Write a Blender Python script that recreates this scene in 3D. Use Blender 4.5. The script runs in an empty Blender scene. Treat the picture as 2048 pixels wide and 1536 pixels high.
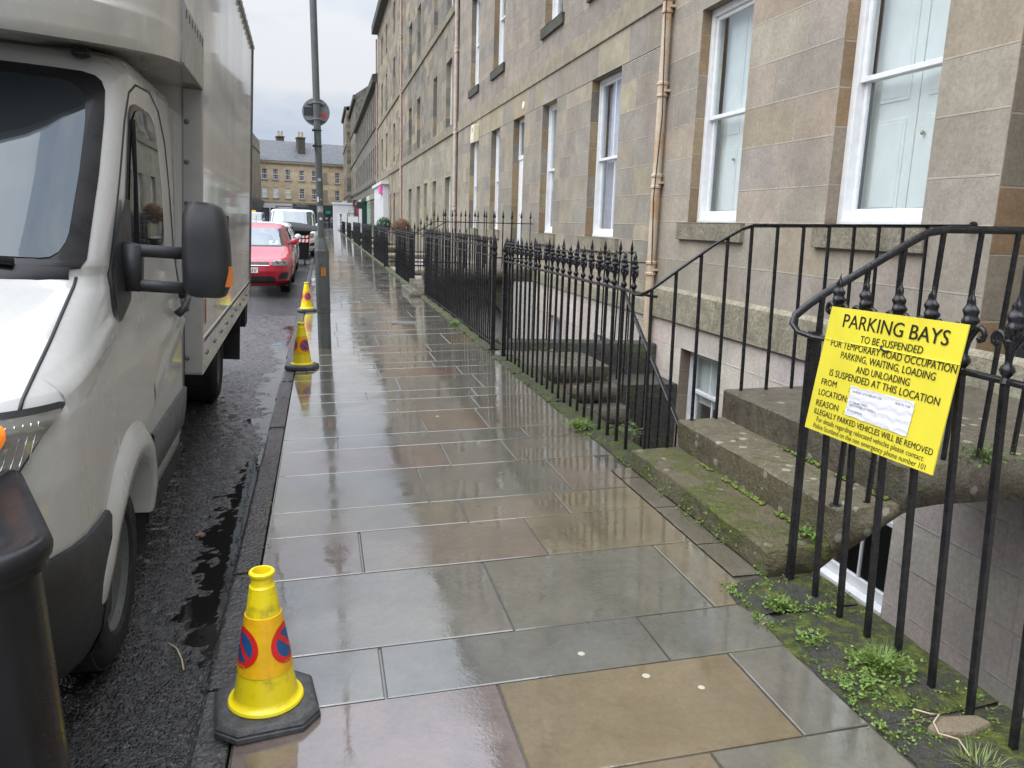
import bpy, bmesh, math, random
import numpy as np
from mathutils import Vector, Matrix
sc = bpy.context.scene
COL = sc.collection
R_ = math.radians
# ------------------------------------------------------------------ camera
cam = bpy.data.objects.new("camera", bpy.data.cameras.new("camera")); COL.objects.link(cam)
cam.data.sensor_width = 36; cam.data.lens = 36*1560/2048
cam.data.clip_start = .05; cam.data.clip_end = 2000
p_, y_, r_ = R_(11.638), R_(13.812), R_(1.788)
Fv = Vector((math.sin(y_)*math.cos(p_), math.cos(y_)*math.cos(p_), -math.sin(p_)))
R0 = Vector((math.cos(y_), -math.sin(y_), 0)); U0 = R0.cross(Fv)
Rv = math.cos(r_)*R0 + math.sin(r_)*U0; Uv = -math.sin(r_)*R0 + math.cos(r_)*U0
m4 = Matrix((Rv, Uv, -Fv)).transposed().to_4x4(); m4.translation = (0, 0, 1.6)
cam.matrix_world = m4
sc.camera = cam
# ------------------------------------------------------------------ light
w = bpy.data.worlds.new("World"); sc.world = w; w.use_nodes = True
nt = w.node_tree; nt.nodes.clear()
def wn(t, **k):
    n = nt.nodes.new(t)
    for a, b in k.items(): setattr(n, a, b)
    return n
SUN_EL, SUN_AZ = R_(50), R_(-108)      # azimuth from +Y, negative = towards -X (street side)
sky = wn('ShaderNodeTexSky', sky_type='NISHITA', sun_disc=False, sun_elevation=SUN_EL, sun_rotation=SUN_AZ)
bg1 = wn('ShaderNodeBackground'); bg1.inputs[1].default_value = .06
nt.links.new(sky.outputs[0], bg1.inputs[0])
tc = wn('ShaderNodeTexCoord'); sep = wn('ShaderNodeSeparateXYZ'); nt.links.new(tc.outputs['Generated'], sep.inputs[0])
mr = wn('ShaderNodeMapRange'); mr.inputs[1].default_value = 0; mr.inputs[2].default_value = 1; mr.inputs[3].default_value = .44; mr.inputs[4].default_value = .62; mr.inputs[2].default_value = .40
nt.links.new(sep.outputs[2], mr.inputs[0])
mr2 = wn('ShaderNodeMapRange', interpolation_type='SMOOTHSTEP'); mr2.inputs[1].default_value = .30; mr2.inputs[2].default_value = 1; mr2.inputs[3].default_value = 0; mr2.inputs[4].default_value = 2.1
nt.links.new(sep.outputs[2], mr2.inputs[0])
ad = wn('ShaderNodeMath', operation='ADD'); nt.links.new(mr.outputs[0], ad.inputs[0]); nt.links.new(mr2.outputs[0], ad.inputs[1])
mp = wn('ShaderNodeMapping'); mp.inputs['Scale'].default_value = (1, 1, 2.6); nt.links.new(tc.outputs['Generated'], mp.inputs[0])
no = wn('ShaderNodeTexNoise'); no.inputs['Scale'].default_value = 3.2; no.inputs['Detail'].default_value = 5; no.inputs['Roughness'].default_value = .55
nt.links.new(mp.outputs[0], no.inputs['Vector'])
cr = wn('ShaderNodeValToRGB'); cr.color_ramp.elements[0].position = .38; cr.color_ramp.elements[1].position = .60
cr.color_ramp.elements[0].color = (.74, .84, 1.02, 1); cr.color_ramp.elements[1].color = (1.12, 1.15, 1.20, 1)
nt.links.new(no.outputs['Fac'], cr.inputs[0])
mu = wn('ShaderNodeVectorMath', operation='SCALE'); nt.links.new(cr.outputs[0], mu.inputs[0]); nt.links.new(ad.outputs[0], mu.inputs['Scale'])
bg2 = wn('ShaderNodeBackground'); nt.links.new(mu.outputs[0], bg2.inputs[0])
mx = wn('ShaderNodeMixShader'); mx.inputs[0].default_value = .9
nt.links.new(bg1.outputs[0], mx.inputs[1]); nt.links.new(bg2.outputs[0], mx.inputs[2])
ow = wn('ShaderNodeOutputWorld'); nt.links.new(mx.outputs[0], ow.inputs[0])
sun = bpy.data.objects.new("sun", bpy.data.lights.new("sun", 'SUN')); COL.objects.link(sun)
sun.data.energy = 1.5; sun.data.angle = R_(70); sun.data.color = (1, .97, .93)
sd = Vector((math.sin(SUN_AZ)*math.cos(SUN_EL), math.cos(SUN_AZ)*math.cos(SUN_EL), math.sin(SUN_EL)))
sun.rotation_euler = sd.to_track_quat('Z', 'Y').to_euler()
sc.view_settings.view_transform = 'Standard'; sc.view_settings.look = 'None'
sc.view_settings.exposure = .62; sc.view_settings.gamma = 1

# ------------------------------------------------------------------ materials
class M:
    def __init__(s, name, col=(.5, .5, .5), rough=.6, metal=0, spec=.5, coat=0, coat_rough=.03):
        s.m = bpy.data.materials.new(name); s.m.use_nodes = True; s.nt = s.m.node_tree
        s.b = s.nt.nodes['Principled BSDF']; s.out = s.nt.nodes['Material Output']
        s.set('Base Color', (*col, 1)); s.set('Roughness', rough); s.set('Metallic', metal)
        s.set('Specular IOR Level', spec); s.set('Coat Weight', coat); s.set('Coat Roughness', coat_rough)
    def set(s, k, v):
        if isinstance(v, bpy.types.NodeSocket): s.nt.links.new(v, s.b.inputs[k])
        else: s.b.inputs[k].default_value = v
    def n(s, t, ins=None, **k):
        n = s.nt.nodes.new(t)
        for a, b in k.items(): setattr(n, a, b)
        for a, b in (ins or {}).items():
            if isinstance(b, bpy.types.NodeSocket): s.nt.links.new(b, n.inputs[a])
            else: n.inputs[a].default_value = b
        return n
    def co(s, sx=1, sy=1, sz=1):
        t = s.n('ShaderNodeTexCoord'); return s.n('ShaderNodeMapping', {'Vector': t.outputs['Object'], 'Scale': (sx, sy, sz)}).outputs[0]
    def noise(s, scale, detail=4, rough=.6, vec=None, dist=0):
        return s.n('ShaderNodeTexNoise', {'Scale': scale, 'Detail': detail, 'Roughness': rough, 'Distortion': dist, 'Vector': vec or s.co()}).outputs['Fac']
    def ramp(s, f, a, b, lo=0., hi=1.):
        return s.n('ShaderNodeMapRange', {0: f, 1: a, 2: b, 3: lo, 4: hi}, clamp=True).outputs[0]
    def math(s, op, a, b=0.):
        return s.n('ShaderNodeMath', {0: a, 1: b}, operation=op).outputs[0]
    def mix(s, f, a, b, blend='MIX'):
        n = s.n('ShaderNodeMix', data_type='RGBA', blend_type=blend)
        for i, v in ((0, f), (6, a), (7, b)):
            if isinstance(v, bpy.types.NodeSocket): s.nt.links.new(v, n.inputs[i])
            else: n.inputs[i].default_value = v if i == 0 else (*v[:3], 1)
        return n.outputs[2]
    def attr(s, name='Col'): return s.n('ShaderNodeAttribute', attribute_name=name)
    def bump(s, h, dist=.01, strength=1., nrm=None):
        d = {'Height': h, 'Distance': dist, 'Strength': strength}
        if nrm: d['Normal'] = nrm
        return s.n('ShaderNodeBump', d).outputs[0]
    def scale(s, c, f): return s.mix(1., c, s.n('ShaderNodeCombineColor', {0: f, 1: f, 2: f}).outputs[0], 'MULTIPLY')

def plain(name, col, rough=.6, metal=0, var=.12, vs=6, bump=0, bs=60, **k):
    m = M(name, col, rough, metal, **k)
    if var:
        f = m.ramp(m.noise(vs), .3, .7, 1-var, 1+var)
        m.set('Base Color', m.scale((*col, 1), f))
        m.set('Roughness', m.ramp(m.noise(vs*2.3), .3, .7, max(.02, rough*.75), min(1, rough*1.25)))
    if bump: m.set('Normal', m.bump(m.noise(bs), bump))
    return m.m

def stone_mat(name, joint=(.42, .38, .32), jw=.004, bumpd=.006, bs=22, stain=.35, rough=.82, streak=.25, droved=0, jmix=.55):
    """ashlar: colour per block from the Col attribute, mortar from the block's own UV"""
    m = M(name, rough=rough, spec=.3)
    c = m.attr('Col').outputs['Color']
    uv = m.n('ShaderNodeUVMap', uv_map='UVMap').outputs[0]; sz = m.n('ShaderNodeUVMap', uv_map='Size').outputs[0]
    a = m.n('ShaderNodeSeparateXYZ', {0: uv}); b = m.n('ShaderNodeSeparateXYZ', {0: sz})
    wob = m.ramp(m.noise(9, 3), .2, .8, -.006, .006)
    du = m.math('MINIMUM', a.outputs[0], m.math('SUBTRACT', b.outputs[0], a.outputs[0]))
    dv = m.math('MINIMUM', a.outputs[1], m.math('SUBTRACT', b.outputs[1], a.outputs[1]))
    d = m.math('ADD', m.math('MINIMUM', du, dv), wob)
    jf = m.ramp(d, jw, jw+.004, 1., 0.)
    n1 = m.noise(2.2, 6, .65, dist=.4); n2 = m.noise(30, 4, .7); n3 = m.noise(1.0, 3, .6, vec=m.co(1, 1.6, .22))
    n4 = m.noise(7, 5, .7, dist=1.2)
    f = m.math('MULTIPLY', m.ramp(n1, .3, .7, 1-stain*.55, 1+stain*.4), m.ramp(n2, .25, .75, .80, 1.18))
    f = m.math('MULTIPLY', f, m.ramp(m.noise(140, 3, .8), .3, .7, .82, 1.16))
    f = m.math('MULTIPLY', f, m.ramp(n4, .3, .75, 1.08, .86))
    c1 = m.scale(c, f)
    c1 = m.mix(m.math('MULTIPLY', m.ramp(n3, .45, .75), streak), c1, (.10, .09, .075))
    c1 = m.mix(m.math('MULTIPLY', jf, m.ramp(m.noise(3, 3), .35, .6, jmix*.3, jmix)), c1, joint)
    m.set('Base Color', c1)
    h = m.math('ADD', m.math('MULTIPLY', m.noise(bs, 6, .7), .8), m.math('MULTIPLY', jf, -.6))
    if droved:
        wv = m.n('ShaderNodeTexWave', {'Vector': m.co(), 'Scale': droved, 'Distortion': .5, 'Detail': 2, 'Detail Scale': 1.5}, wave_type='BANDS', bands_direction='Z').outputs['Fac']
        h = m.math('ADD', h, m.math('MULTIPLY', wv, .5))
        c2 = m.scale(c1, m.ramp(wv, 0, 1, .86, 1.07)); m.set('Base Color', c2)
    m.set('Normal', m.bump(h, bumpd))
    return m.m

def flag_mat():
    m = M('wet_flagstone', spec=.25)
    c = m.mix(.25, m.mix(1., m.attr('Col').outputs['Color'], (1.03, .99, .90), 'MULTIPLY'), (.118, .108, .092))
    n1 = m.noise(3.2, 6, .65, dist=.5); n2 = m.noise(38, 5, .75); n3 = m.noise(.8, 4, .6)
    f = m.math('MULTIPLY', m.ramp(n1, .3, .7, .8, 1.2), m.ramp(n2, .3, .7, .88, 1.12))
    f = m.math('MULTIPLY', f, m.ramp(m.n('ShaderNodeTexVoronoi', {'Vector': m.co(), 'Scale': 70.}).outputs['Distance'], .05, .2, .8, 1.))
    m.set('Base Color', m.scale(c, f))
    # standing film of water: patches of mirror and patches of damp stone
    wet = m.ramp(m.noise(1.3, 5, .62, dist=.6), .36, .6)
    m.set('Roughness', m.math('ADD', m.ramp(wet, 0, 1, .22, .08), m.ramp(n2, .35, .7, 0., .06)))
    m.set('Coat Weight', m.ramp(wet, 0, 1, .85, 1.)); m.set('Coat Roughness', m.ramp(wet, 0, 1, .03, .006))
    m.set('Coat IOR', 1.9)
    rip = m.noise(75, 3, .6); dr = m.ramp(m.noise(2.4, 3), .45, .62)
    hh = m.math('ADD', m.math('MULTIPLY', rip, m.ramp(dr, 0, 1, .12, 1.)), m.math('MULTIPLY', m.noise(7, 3), .9))
    m.set('Coat Normal', m.bump(hh, .0006))
    m.set('Normal', m.bump(m.math('ADD', n2, m.math('MULTIPLY', m.noise(9, 5), 1.5)), .0012))
    return m.m

def asphalt_mat(name='wet_asphalt', base=(.018, .0178, .018), sc=75., bd=.013, spec=.4, coat=.5, chip_glint=4.):
    m = M(name, base, .4, spec=spec)
    v = m.n('ShaderNodeTexVoronoi', {'Vector': m.co(), 'Scale': sc}); n1 = m.noise(1.1, 5, .6); n5 = m.noise(9, 5, .7)
    ch = m.n('ShaderNodeSeparateColor', {0: v.outputs['Color']})
    f = m.ramp(ch.outputs[0], .8, 1., 1., chip_glint)  # pale stone chips, lightened in the base colour to stand for wet glints too
    c = m.scale((*base, 1), m.math('MULTIPLY', f, m.math('MULTIPLY', m.ramp(n1, .3, .7, .75, 1.3), m.ramp(n5, .3, .7, .7, 1.4))))
    m.set('Base Color', m.mix(m.ramp(ch.outputs[1], .985, .99, 0, .5), c, (.12, .06, .04)))
    m.set('Roughness', m.ramp(n1, .35, .65, .10, .24))
    h = m.math('ADD', m.math('MULTIPLY', m.ramp(v.outputs['Distance'], 0, .6, 1, 0), m.ramp(ch.outputs[2], 0, 1, .2, 1.)), m.math('MULTIPLY', m.noise(30, 5, .7), 1.0))
    h = m.math('ADD', h, m.math('MULTIPLY', n5, 1.2))
    m.set('Normal', m.bump(h, bd)); m.set('Coat Weight', coat); m.set('Coat Roughness', .06)
    m.set('Coat Normal', m.bump(h, bd*.8))
    return m.m

def mossy(name, base, moss=.5, lichen=0., wet=.0, dark=.5, rough=.75, scale=3.):
    m = M(name, base, rough, spec=.4)
    n1 = m.noise(scale, 7, .7, dist=.6); n2 = m.noise(26, 5, .7); n3 = m.noise(1.7, 4, .6)
    c = m.scale((*base, 1), m.math('MULTIPLY', m.math('MULTIPLY', m.ramp(n1, .3, .7, 1-dark*.75, 1.3), m.ramp(n2, .3, .7, .62, 1.3)), m.ramp(m.noise(120, 4, .8), .3, .7, .7, 1.25)))
    if lichen:
        v = m.n('ShaderNodeTexVoronoi', {'Vector': m.co(), 'Scale': 13., 'Randomness': 1.}); s = m.n('ShaderNodeSeparateColor', {0: v.outputs['Color']})
        e = m.math('ADD', v.outputs['Distance'], m.ramp(m.noise(60, 2), .2, .8, -.1, .1))
        lf = m.math('MULTIPLY', m.ramp(e, .27, .33, 1, 0), m.ramp(s.outputs[0], 1-lichen, 1-lichen+.02, 0, .75))
        c = m.mix(lf, c, (.36, .35, .28))
    g = m.n('ShaderNodeNewGeometry'); nz = m.n('ShaderNodeSeparateXYZ', {0: g.outputs['Normal']}).outputs[2]
    mf = m.math('MULTIPLY', m.ramp(m.math('ADD', n1, m.math('MULTIPLY', n2, .35)), .92-moss*.55, 1.06-moss*.55), .9)
    mc = m.mix(m.ramp(n2, .35, .65), (.035, .052, .010), (.135, .165, .018))
    m.set('Base Color', m.mix(mf, c, mc))
    m.set('Roughness', m.math('MAXIMUM', m.ramp(n3, .35, .65, max(.08, rough-wet), rough), m.math('MULTIPLY', mf, .9)))
    m.set('Normal', m.bump(m.math('ADD', m.math('ADD', n1, m.math('MULTIPLY', n2, .7)), m.math('MULTIPLY', m.math('ADD', mf, .25), m.noise(90, 3))), .02))
    return m.m

def paint_mat(name, col, dirt=.25, rough=.22, coat=.6):
    m = M(name, col, rough, coat=coat, coat_rough=.04)
    n1 = m.noise(1.6, 5, .6, vec=m.co(1, 1, .5)); n2 = m.noise(40, 3, .6); n3 = m.noise(2.5, 4, .65, vec=m.co(6, 6, .5))
    d = m.math('MULTIPLY', m.ramp(m.math('ADD', n1, m.math('MULTIPLY', n3, .5)), .6, 1.0), dirt)
    c = m.scale((*col, 1), m.ramp(n2, .3, .7, .97, 1.03))
    m.set('Base Color', m.mix(d, c, (.17, .15, .12))); m.set('Roughness', m.math('ADD', m.ramp(n1, .3, .7, rough*.8, rough*1.3), m.math('MULTIPLY', d, .3)))
    return m.m

def glass_mat(name, tint=(.86, .9, .9), extra=.06):
    m = M(name); m.nt.nodes.remove(m.b)
    bf = m.n('ShaderNodeNewGeometry').outputs['Backfacing']
    fr = m.n('ShaderNodeFresnel', {'IOR': m.ramp(bf, 0, 1, 1.5, 1/1.5)}).outputs[0]
    g = m.n('ShaderNodeBsdfGlossy', {'Roughness': .015, 'Color': (.95, .97, 1, 1), 'Normal': m.bump(m.noise(1.8, 2), .004)})
    t = m.n('ShaderNodeBsdfTransparent', {'Color': (*tint, 1)})
    x = m.n('ShaderNodeMixShader', {0: m.math('ADD', fr, extra), 1: t.outputs[0], 2: g.outputs[0]})
    m.nt.links.new(x.outputs[0], m.out.inputs[0]); return m.m

def carglass(name, col=(.012, .015, .017), k=.16, gc=(.86, .92, .96)):
    m = M(name); m.nt.nodes.remove(m.b)
    fr = m.math('ADD', m.n('ShaderNodeFresnel', {'IOR': 1.55}).outputs[0], k)
    d = m.n('ShaderNodeBsdfDiffuse', {'Color': (*col, 1)})
    dn = m.noise(5, 4, .6, vec=m.co(1, 1, .3))
    g = m.n('ShaderNodeBsdfGlossy', {'Roughness': m.ramp(dn, .4, .7, .01, .06), 'Color': (*gc, 1)})
    x = m.n('ShaderNodeMixShader', {0: fr, 1: d.outputs[0], 2: g.outputs[0]})
    m.nt.links.new(x.outputs[0], m.out.inputs[0]); return m.m

def attr_mat(name, rough=.5, var=.1, coat=0):
    m = M(name, rough=rough, coat=coat); c = m.attr('Col').outputs['Color']
    m.set('Base Color', m.scale(c, m.ramp(m.noise(14, 5, .65), .3, .7, 1-var, 1+var))); return m.m

def leaf_mat(name):
    m = M(name, rough=.55, spec=.3); c = m.attr('Col').outputs['Color']; m.set('Base Color', c); return m.m

MAT = dict(
    flag=flag_mat(), asphalt=asphalt_mat(),
    kerb=asphalt_mat('wet_kerb_stone', (.036, .035, .034), 42., .012, .4, .5, 1.8),
    joint=plain('dark_joint', (.035, .033, .028), .6, bump=.004),
    plinth=mossy('mossy_plinth', (.075, .074, .060), moss=.55, wet=.3, dark=.9, scale=7),
    step=mossy('mossy_step', (.150, .128, .075), moss=.47, lichen=.22, wet=.35, dark=.6, rough=.6),
    step2=mossy('lichen_step', (.165, .142, .092), moss=.36, lichen=.45, wet=.35, dark=.6, rough=.6),
    platt=mossy('wet_platt', (.125, .108, .080), moss=.30, lichen=.12, wet=.5, dark=.6, rough=.55),
    well=mossy('well_stone', (.075, .072, .064), moss=.40, wet=.2, dark=.8),
    stA=stone_mat('ashlar_pinkish', stain=.32, streak=.22, bumpd=.004, jmix=.6),
    stB=stone_mat('ashlar_tan', stain=.35, streak=.22, bumpd=.006, bs=40),
    stR=stone_mat('stugged_ashlar', stain=.4, streak=.2, bumpd=.022, bs=26),
    stC=stone_mat('sooty_ashlar', stain=.45, streak=.3, bumpd=.006, joint=(.34, .31, .26), jw=.006),
    stD=stone_mat('droved_ashlar', stain=.2, streak=.15, bumpd=.005, droved=30, joint=(.44, .40, .36)),
    dress=plain('dressed_stone', (.27, .235, .17), .85, var=.25, vs=4, bump=.006, bs=30),
    sill=mossy('sill_stone', (.25, .225, .165), moss=.12, dark=.5, rough=.85),
    base=mossy('base_course', (.30, .275, .20), moss=.08, dark=.4, rough=.85),
    harl=plain('white_harl', (.62, .60, .56), .9, var=.12, vs=9, bump=.02, bs=90),
    white=plain('white_gloss_paint', (.78, .79, .80), .38, var=.07, vs=9),
    shutter=plain('shutter_paint', (.80, .83, .81), .45, var=.05),
    net=plain('net_curtain', (.52, .52, .62), .9, var=.15, vs=5),
    dark=plain('dark_room', (.02, .02, .022), .9, var=0),
    glass=glass_mat('window_glass', (.95, .97, .97), .03),
    fglass=carglass('far_window_glass', (.02, .023, .026), .10),
    iron=None, pipe=None, brass=plain('brass', (.36, .29, .15), .25, 1, var=.1),
    slate=plain('roof_slate', (.075, .08, .09), .6, var=.3, vs=2.5, bump=.03, bs=9),
    pot=plain('chimney_pot', (.50, .40, .27), .8),
    black=plain('black_plastic', (.022, .023, .026), .45, var=.15, bump=.001, bs=220),
    gloss=plain('wet_black_plastic', (.009, .009, .011), .30, var=.2, coat=.1, spec=.3), lidm=plain('damp_black_lid', (.010, .010, .012), .36, spec=.3), binlid=plain('matt_black_lid', (.010, .010, .011), .5, spec=.25),
    bumper=plain('grey_bumper', (.032, .034, .038), .55, var=.12, bump=.0008, bs=300),
    trim=plain('grey_trim', (.075, .08, .088), .5, var=.12),
    rubber=plain('tyre_rubber', (.017, .017, .018), .75, var=.2, bump=.002, bs=90),
    rim=plain('steel_rim', (.30, .30, .31), .4, .6, var=.2),
    alu=plain('dull_aluminium', (.36, .355, .34), .45, .35, var=.12, vs=5),
    white_van=paint_mat('dirty_white_paint', (.50, .50, .488), .10),
    box_paint=paint_mat('box_panel_paint', (.52, .51, .475), .14, .18, .5),
    red_paint=paint_mat('red_paint', (.44, .008, .030), .05, .25, .8),
    car_white=paint_mat('white_car_paint', (.70, .71, .72), .08, .25, .8),
    car_grey=paint_mat('grey_car_paint', (.12, .13, .14), .1, .25, .8),
    car_blue=paint_mat('pale_car_paint', (.34, .38, .36), .1, .25, .8),
    wscreen=carglass('wet_windscreen', (.016, .020, .022), .035, (.62, .67, .71)),
    dglass=carglass('door_glass', (.008, .010, .011), .02, (.75, .78, .8)),
    cglass=carglass('car_glass', (.05, .06, .062), .12),
    lamp_lens=carglass('lamp_lens', (.15, .145, .13), .06),
    chrome=plain('chrome', (.55, .55, .56), .15, .9, var=0),
    orange=plain('orange_lens', (.85, .22, .02), .2, var=.1, coat=.8),
    plate=plain('number_plate', (.72, .72, .70), .35, var=0),
    ink=plain('black_lettering', (.02, .018, .012), .5, var=0),
    greyink=plain('grey_lettering', (.16, .16, .20), .6, var=0),
    yellow=None, sign=None, cone=None, sleeve=plain('orange_sleeve', (.80, .44, .008), .4, var=.12, vs=20, bump=.002, bs=30),
    attr=attr_mat('printed_colour', .4, .08), paper=None,
    conebase=plain('recycled_rubber', (.055, .056, .058), .5, var=.4, vs=22, bump=.004, bs=70),
    steel=plain('grey_painted_steel', (.105, .115, .115), .42, var=.18, vs=7),
    steel2=plain('galvanised_steel', (.20, .215, .22), .45, .2, var=.15, vs=10),
    leaf=leaf_mat('leaf'), twig=plain('dry_twig', (.42, .34, .22), .8),
    slab_grey=plain('shopfront_white', (.66, .67, .68), .5, var=.06),
    shop_dark=plain('shopfront_dark', (.03, .035, .045), .4), shop_green=plain('shopfront_green', (.02, .055, .045), .4),
    shop_red=plain('shopfront_red', (.30, .05, .06), .5), mint=plain('mint_door', (.42, .60, .48), .5), pink=plain('pink_sign', (.75, .10, .38), .5),
    jeans=plain('blue_denim', (.05, .10, .24), .9), coatc=plain('brown_coat', (.14, .11, .10), .9), skin=plain('skin', (.45, .27, .2), .6), hair=plain('dark_hair', (.02, .015, .012), .7),
    cream=plain('cream_plastic', (.72, .68, .50), .5, var=.06),
)
def _iron():
    m = M('black_iron_paint', (.011, .011, .012), .24, spec=.38); n = m.noise(18, 5, .65)
    m.set('Base Color', m.mix(m.ramp(m.noise(5, 6, .7), .66, .74, 0, .7), m.scale((.011, .011, .0125, 1), m.ramp(n, .3, .7, .6, 1.6)), (.10, .045, .018)))
    m.set('Roughness', m.ramp(n, .3, .7, .14, .36)); m.set('Normal', m.bump(m.noise(45, 4), .003)); return m.m
def _pipe():
    m = M('rusty_pipe', rough=.6); n = m.noise(6, 6, .7, vec=m.co(1, 1, .45))
    m.set('Base Color', m.mix(m.ramp(n, .48, .66), m.scale((.58, .47, .35, 1), m.ramp(m.noise(30), .3, .7, .88, 1.1)), (.45, .25, .11))); return m.m
def _yellow(name, col, dirt):
    m = M(name, col, .38, coat=.3, coat_rough=.2); n = m.noise(9, 7, .75)
    m.set('Base Color', m.mix(m.math('MULTIPLY', m.ramp(n, .56, .72), dirt), m.scale((*col, 1), m.ramp(m.noise(5, 3), .3, .7, .93, 1.06)), (.09, .075, .02)))
    m.set('Roughness', m.ramp(n, .3, .7, .3, .5)); return m.m
def _paper():
    m = M('wet_paper', (.80, .81, .86), .5); wv = m.n('ShaderNodeTexWave', {'Vector': m.co(), 'Scale': 9., 'Distortion': 5., 'Detail': 3, 'Detail Scale': 2.}, wave_type='BANDS', bands_direction='Z').outputs['Fac']
    m.set('Normal', m.bump(wv, .0012)); return m.m
MAT['iron'] = _iron(); MAT['pipe'] = _pipe(); MAT['cone'] = _yellow('yellow_cone_plastic', (.86, .68, .008), .55); MAT['sign'] = _yellow('yellow_board', (.84, .735, .06), .08); MAT['paper'] = _paper()

# ------------------------------------------------------------------ geometry helpers
class MB:
    def __init__(s): s.v = []; s.f = []; s.c = {}; s.uv = {}
    def add(s, vs, fs, col=None):
        o = len(s.v); s.v += [tuple(p) for p in vs]
        for f in fs:
            if col: s.c[len(s.f)] = col
            s.f.append(tuple(i+o for i in f))
        return s
    def quad(s, a, b, c, d, col=None, uv=None, size=None):
        s.add([a, b, c, d], [(0, 1, 2, 3)], col)
        if uv: s.uv[len(s.f)-1] = (uv, size)
    def bx(s, x0, x1, y0, y1, z0, z1, col=None):
        vs = [(x, y, z) for z in (z0, z1) for y in (y0, y1) for x in (x0, x1)]
        return s.add(vs, [(0, 2, 3, 1), (4, 5, 7, 6), (0, 1, 5, 4), (2, 6, 7, 3), (0, 4, 6, 2), (1, 3, 7, 5)], col)
    def prism(s, poly, f0, f1, col=None):
        """poly: list of 2D; f0/f1 map a 2D point to 3D at both ends"""
        n = len(poly); vs = [f0(p) for p in poly]+[f1(p) for p in poly]
        return s.add(vs, [tuple(range(n))[::-1], tuple(range(n, 2*n))]+[(i, (i+1) % n, n+(i+1) % n, n+i) for i in range(n)], col)
    def tube(s, pts, r, n=8, col=None, caps=True, flat=None):
        pts = [Vector(p) for p in pts]; rs = r if isinstance(r, (list, tuple)) else [r]*len(pts)
        o = []; up = None
        for i, p in enumerate(pts):
            t = (pts[min(i+1, len(pts)-1)]-pts[max(i-1, 0)]).normalized()
            if up is None: up = Vector((0, 0, 1)) if abs(t.z) < .9 else Vector((0, 1, 0))
            x = t.cross(up).normalized(); y = x.cross(t).normalized(); up = y
            for k in range(n):
                a = 2*math.pi*(k+.5)/n; fx, fy = (1, 1) if not flat else flat
                o.append(p+x*math.cos(a)*rs[i]*fx+y*math.sin(a)*rs[i]*fy)
        m = len(pts)
        fs = [(i*n+k, i*n+(k+1) % n, (i+1)*n+(k+1) % n, (i+1)*n+k) for i in range(m-1) for k in range(n)]
        if caps: fs += [tuple(range(n))[::-1], tuple(range((m-1)*n, m*n))]
        return s.add(o, fs, col)
    def lathe(s, prof, n=24, c=(0, 0, 0), axis='z', col=None, cap=True, rot=0):
        vs = []
        for r, h in prof:
            for k in range(n):
                a = 2*math.pi*k/n+rot; q = (r*math.cos(a), r*math.sin(a), h)
                if axis == 'x': q = (h, r*math.cos(a), r*math.sin(a))
                if axis == 'y': q = (r*math.cos(a), h, r*math.sin(a))
                vs.append((c[0]+q[0], c[1]+q[1], c[2]+q[2]))
        m = len(prof); fs = [(i*n+k, i*n+(k+1) % n, (i+1)*n+(k+1) % n, (i+1)*n+k) for i in range(m-1) for k in range(n)]
        if cap: fs += [tuple(range(n))[::-1], tuple(range((m-1)*n, m*n))]
        return s.add(vs, fs, col)
    def grid(s, rows, col=None, closed=False):
        n = len(rows[0]); vs = [p for r in rows for p in r]
        return s.add(vs, [(i*n+k, i*n+(k+1) % n, (i+1)*n+(k+1) % n, (i+1)*n+k) for i in range(len(rows)-1) for k in range(n if closed else n-1)], col)
    def build(s, name, mat, parent=None, smooth=False, bevel=0, fix=True, seg=2, autosm=None):
        me = bpy.data.meshes.new(name); me.from_pydata(s.v, [], s.f)
        if s.c:
            at = me.color_attributes.new('Col', 'FLOAT_COLOR', 'CORNER'); a = np.ones((len(me.loops), 4), 'f'); li = 0
            for i, f in enumerate(s.f):
                a[li:li+len(f), :3] = s.c.get(i, (.5, .5, .5)); li += len(f)
            at.data.foreach_set('color', a.ravel())
        if s.uv:
            u = me.uv_layers.new(name='UVMap'); z = me.uv_layers.new(name='Size'); n = len(me.loops)
            A = np.full((n, 2), .5, 'f'); B = np.ones((n, 2), 'f'); li = 0
            for i, f in enumerate(s.f):
                if i in s.uv: A[li:li+4] = s.uv[i][0]; B[li:li+4] = s.uv[i][1]
                li += len(f)
            u.data.foreach_set('uv', A.ravel()); z.data.foreach_set('uv', B.ravel())
        if fix and not s.uv:
            bm = bmesh.new(); bm.from_mesh(me); bmesh.ops.recalc_face_normals(bm, faces=bm.faces); bm.to_mesh(me); bm.free()
        me.materials.append(mat if not isinstance(mat, str) else MAT[mat])
        if smooth: me.shade_smooth()
        o = bpy.data.objects.new(name, me); COL.objects.link(o)
        if bevel:
            b = o.modifiers.new('bevel', 'BEVEL'); b.width = bevel; b.segments = seg; b.limit_method = 'ANGLE'; b.angle_limit = R_(35)
        if smooth and autosm:
            me.set_sharp_from_angle(angle=R_(autosm))
        if parent: attach(o, parent)
        return o
def attach(o, parent):
    o.parent = parent
    if 'wp' in parent: o['wp'] = 1; o.matrix_parent_inverse = PINV[parent.name] if parent.name in PINV else Matrix()
PINV = {}
def tag(o, label=None, cat=None, group=None, kind=None):
    for k, v in (('label', label), ('category', cat), ('group', group), ('kind', kind)):
        if v: o[k] = v
    return o
def thing(name, label, cat, loc=(0, 0, 0), group=None, world=True, mat=None):
    """an Empty; children given in world coordinates when world is True"""
    o = bpy.data.objects.new(name, None); COL.objects.link(o); o.empty_display_size = .2
    if mat is not None: o.matrix_world = mat
    else: o.location = loc
    if world: o['wp'] = 1; PINV[o.name] = Matrix.Translation(-Vector(loc))
    return tag(o, label, cat, group)
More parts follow.
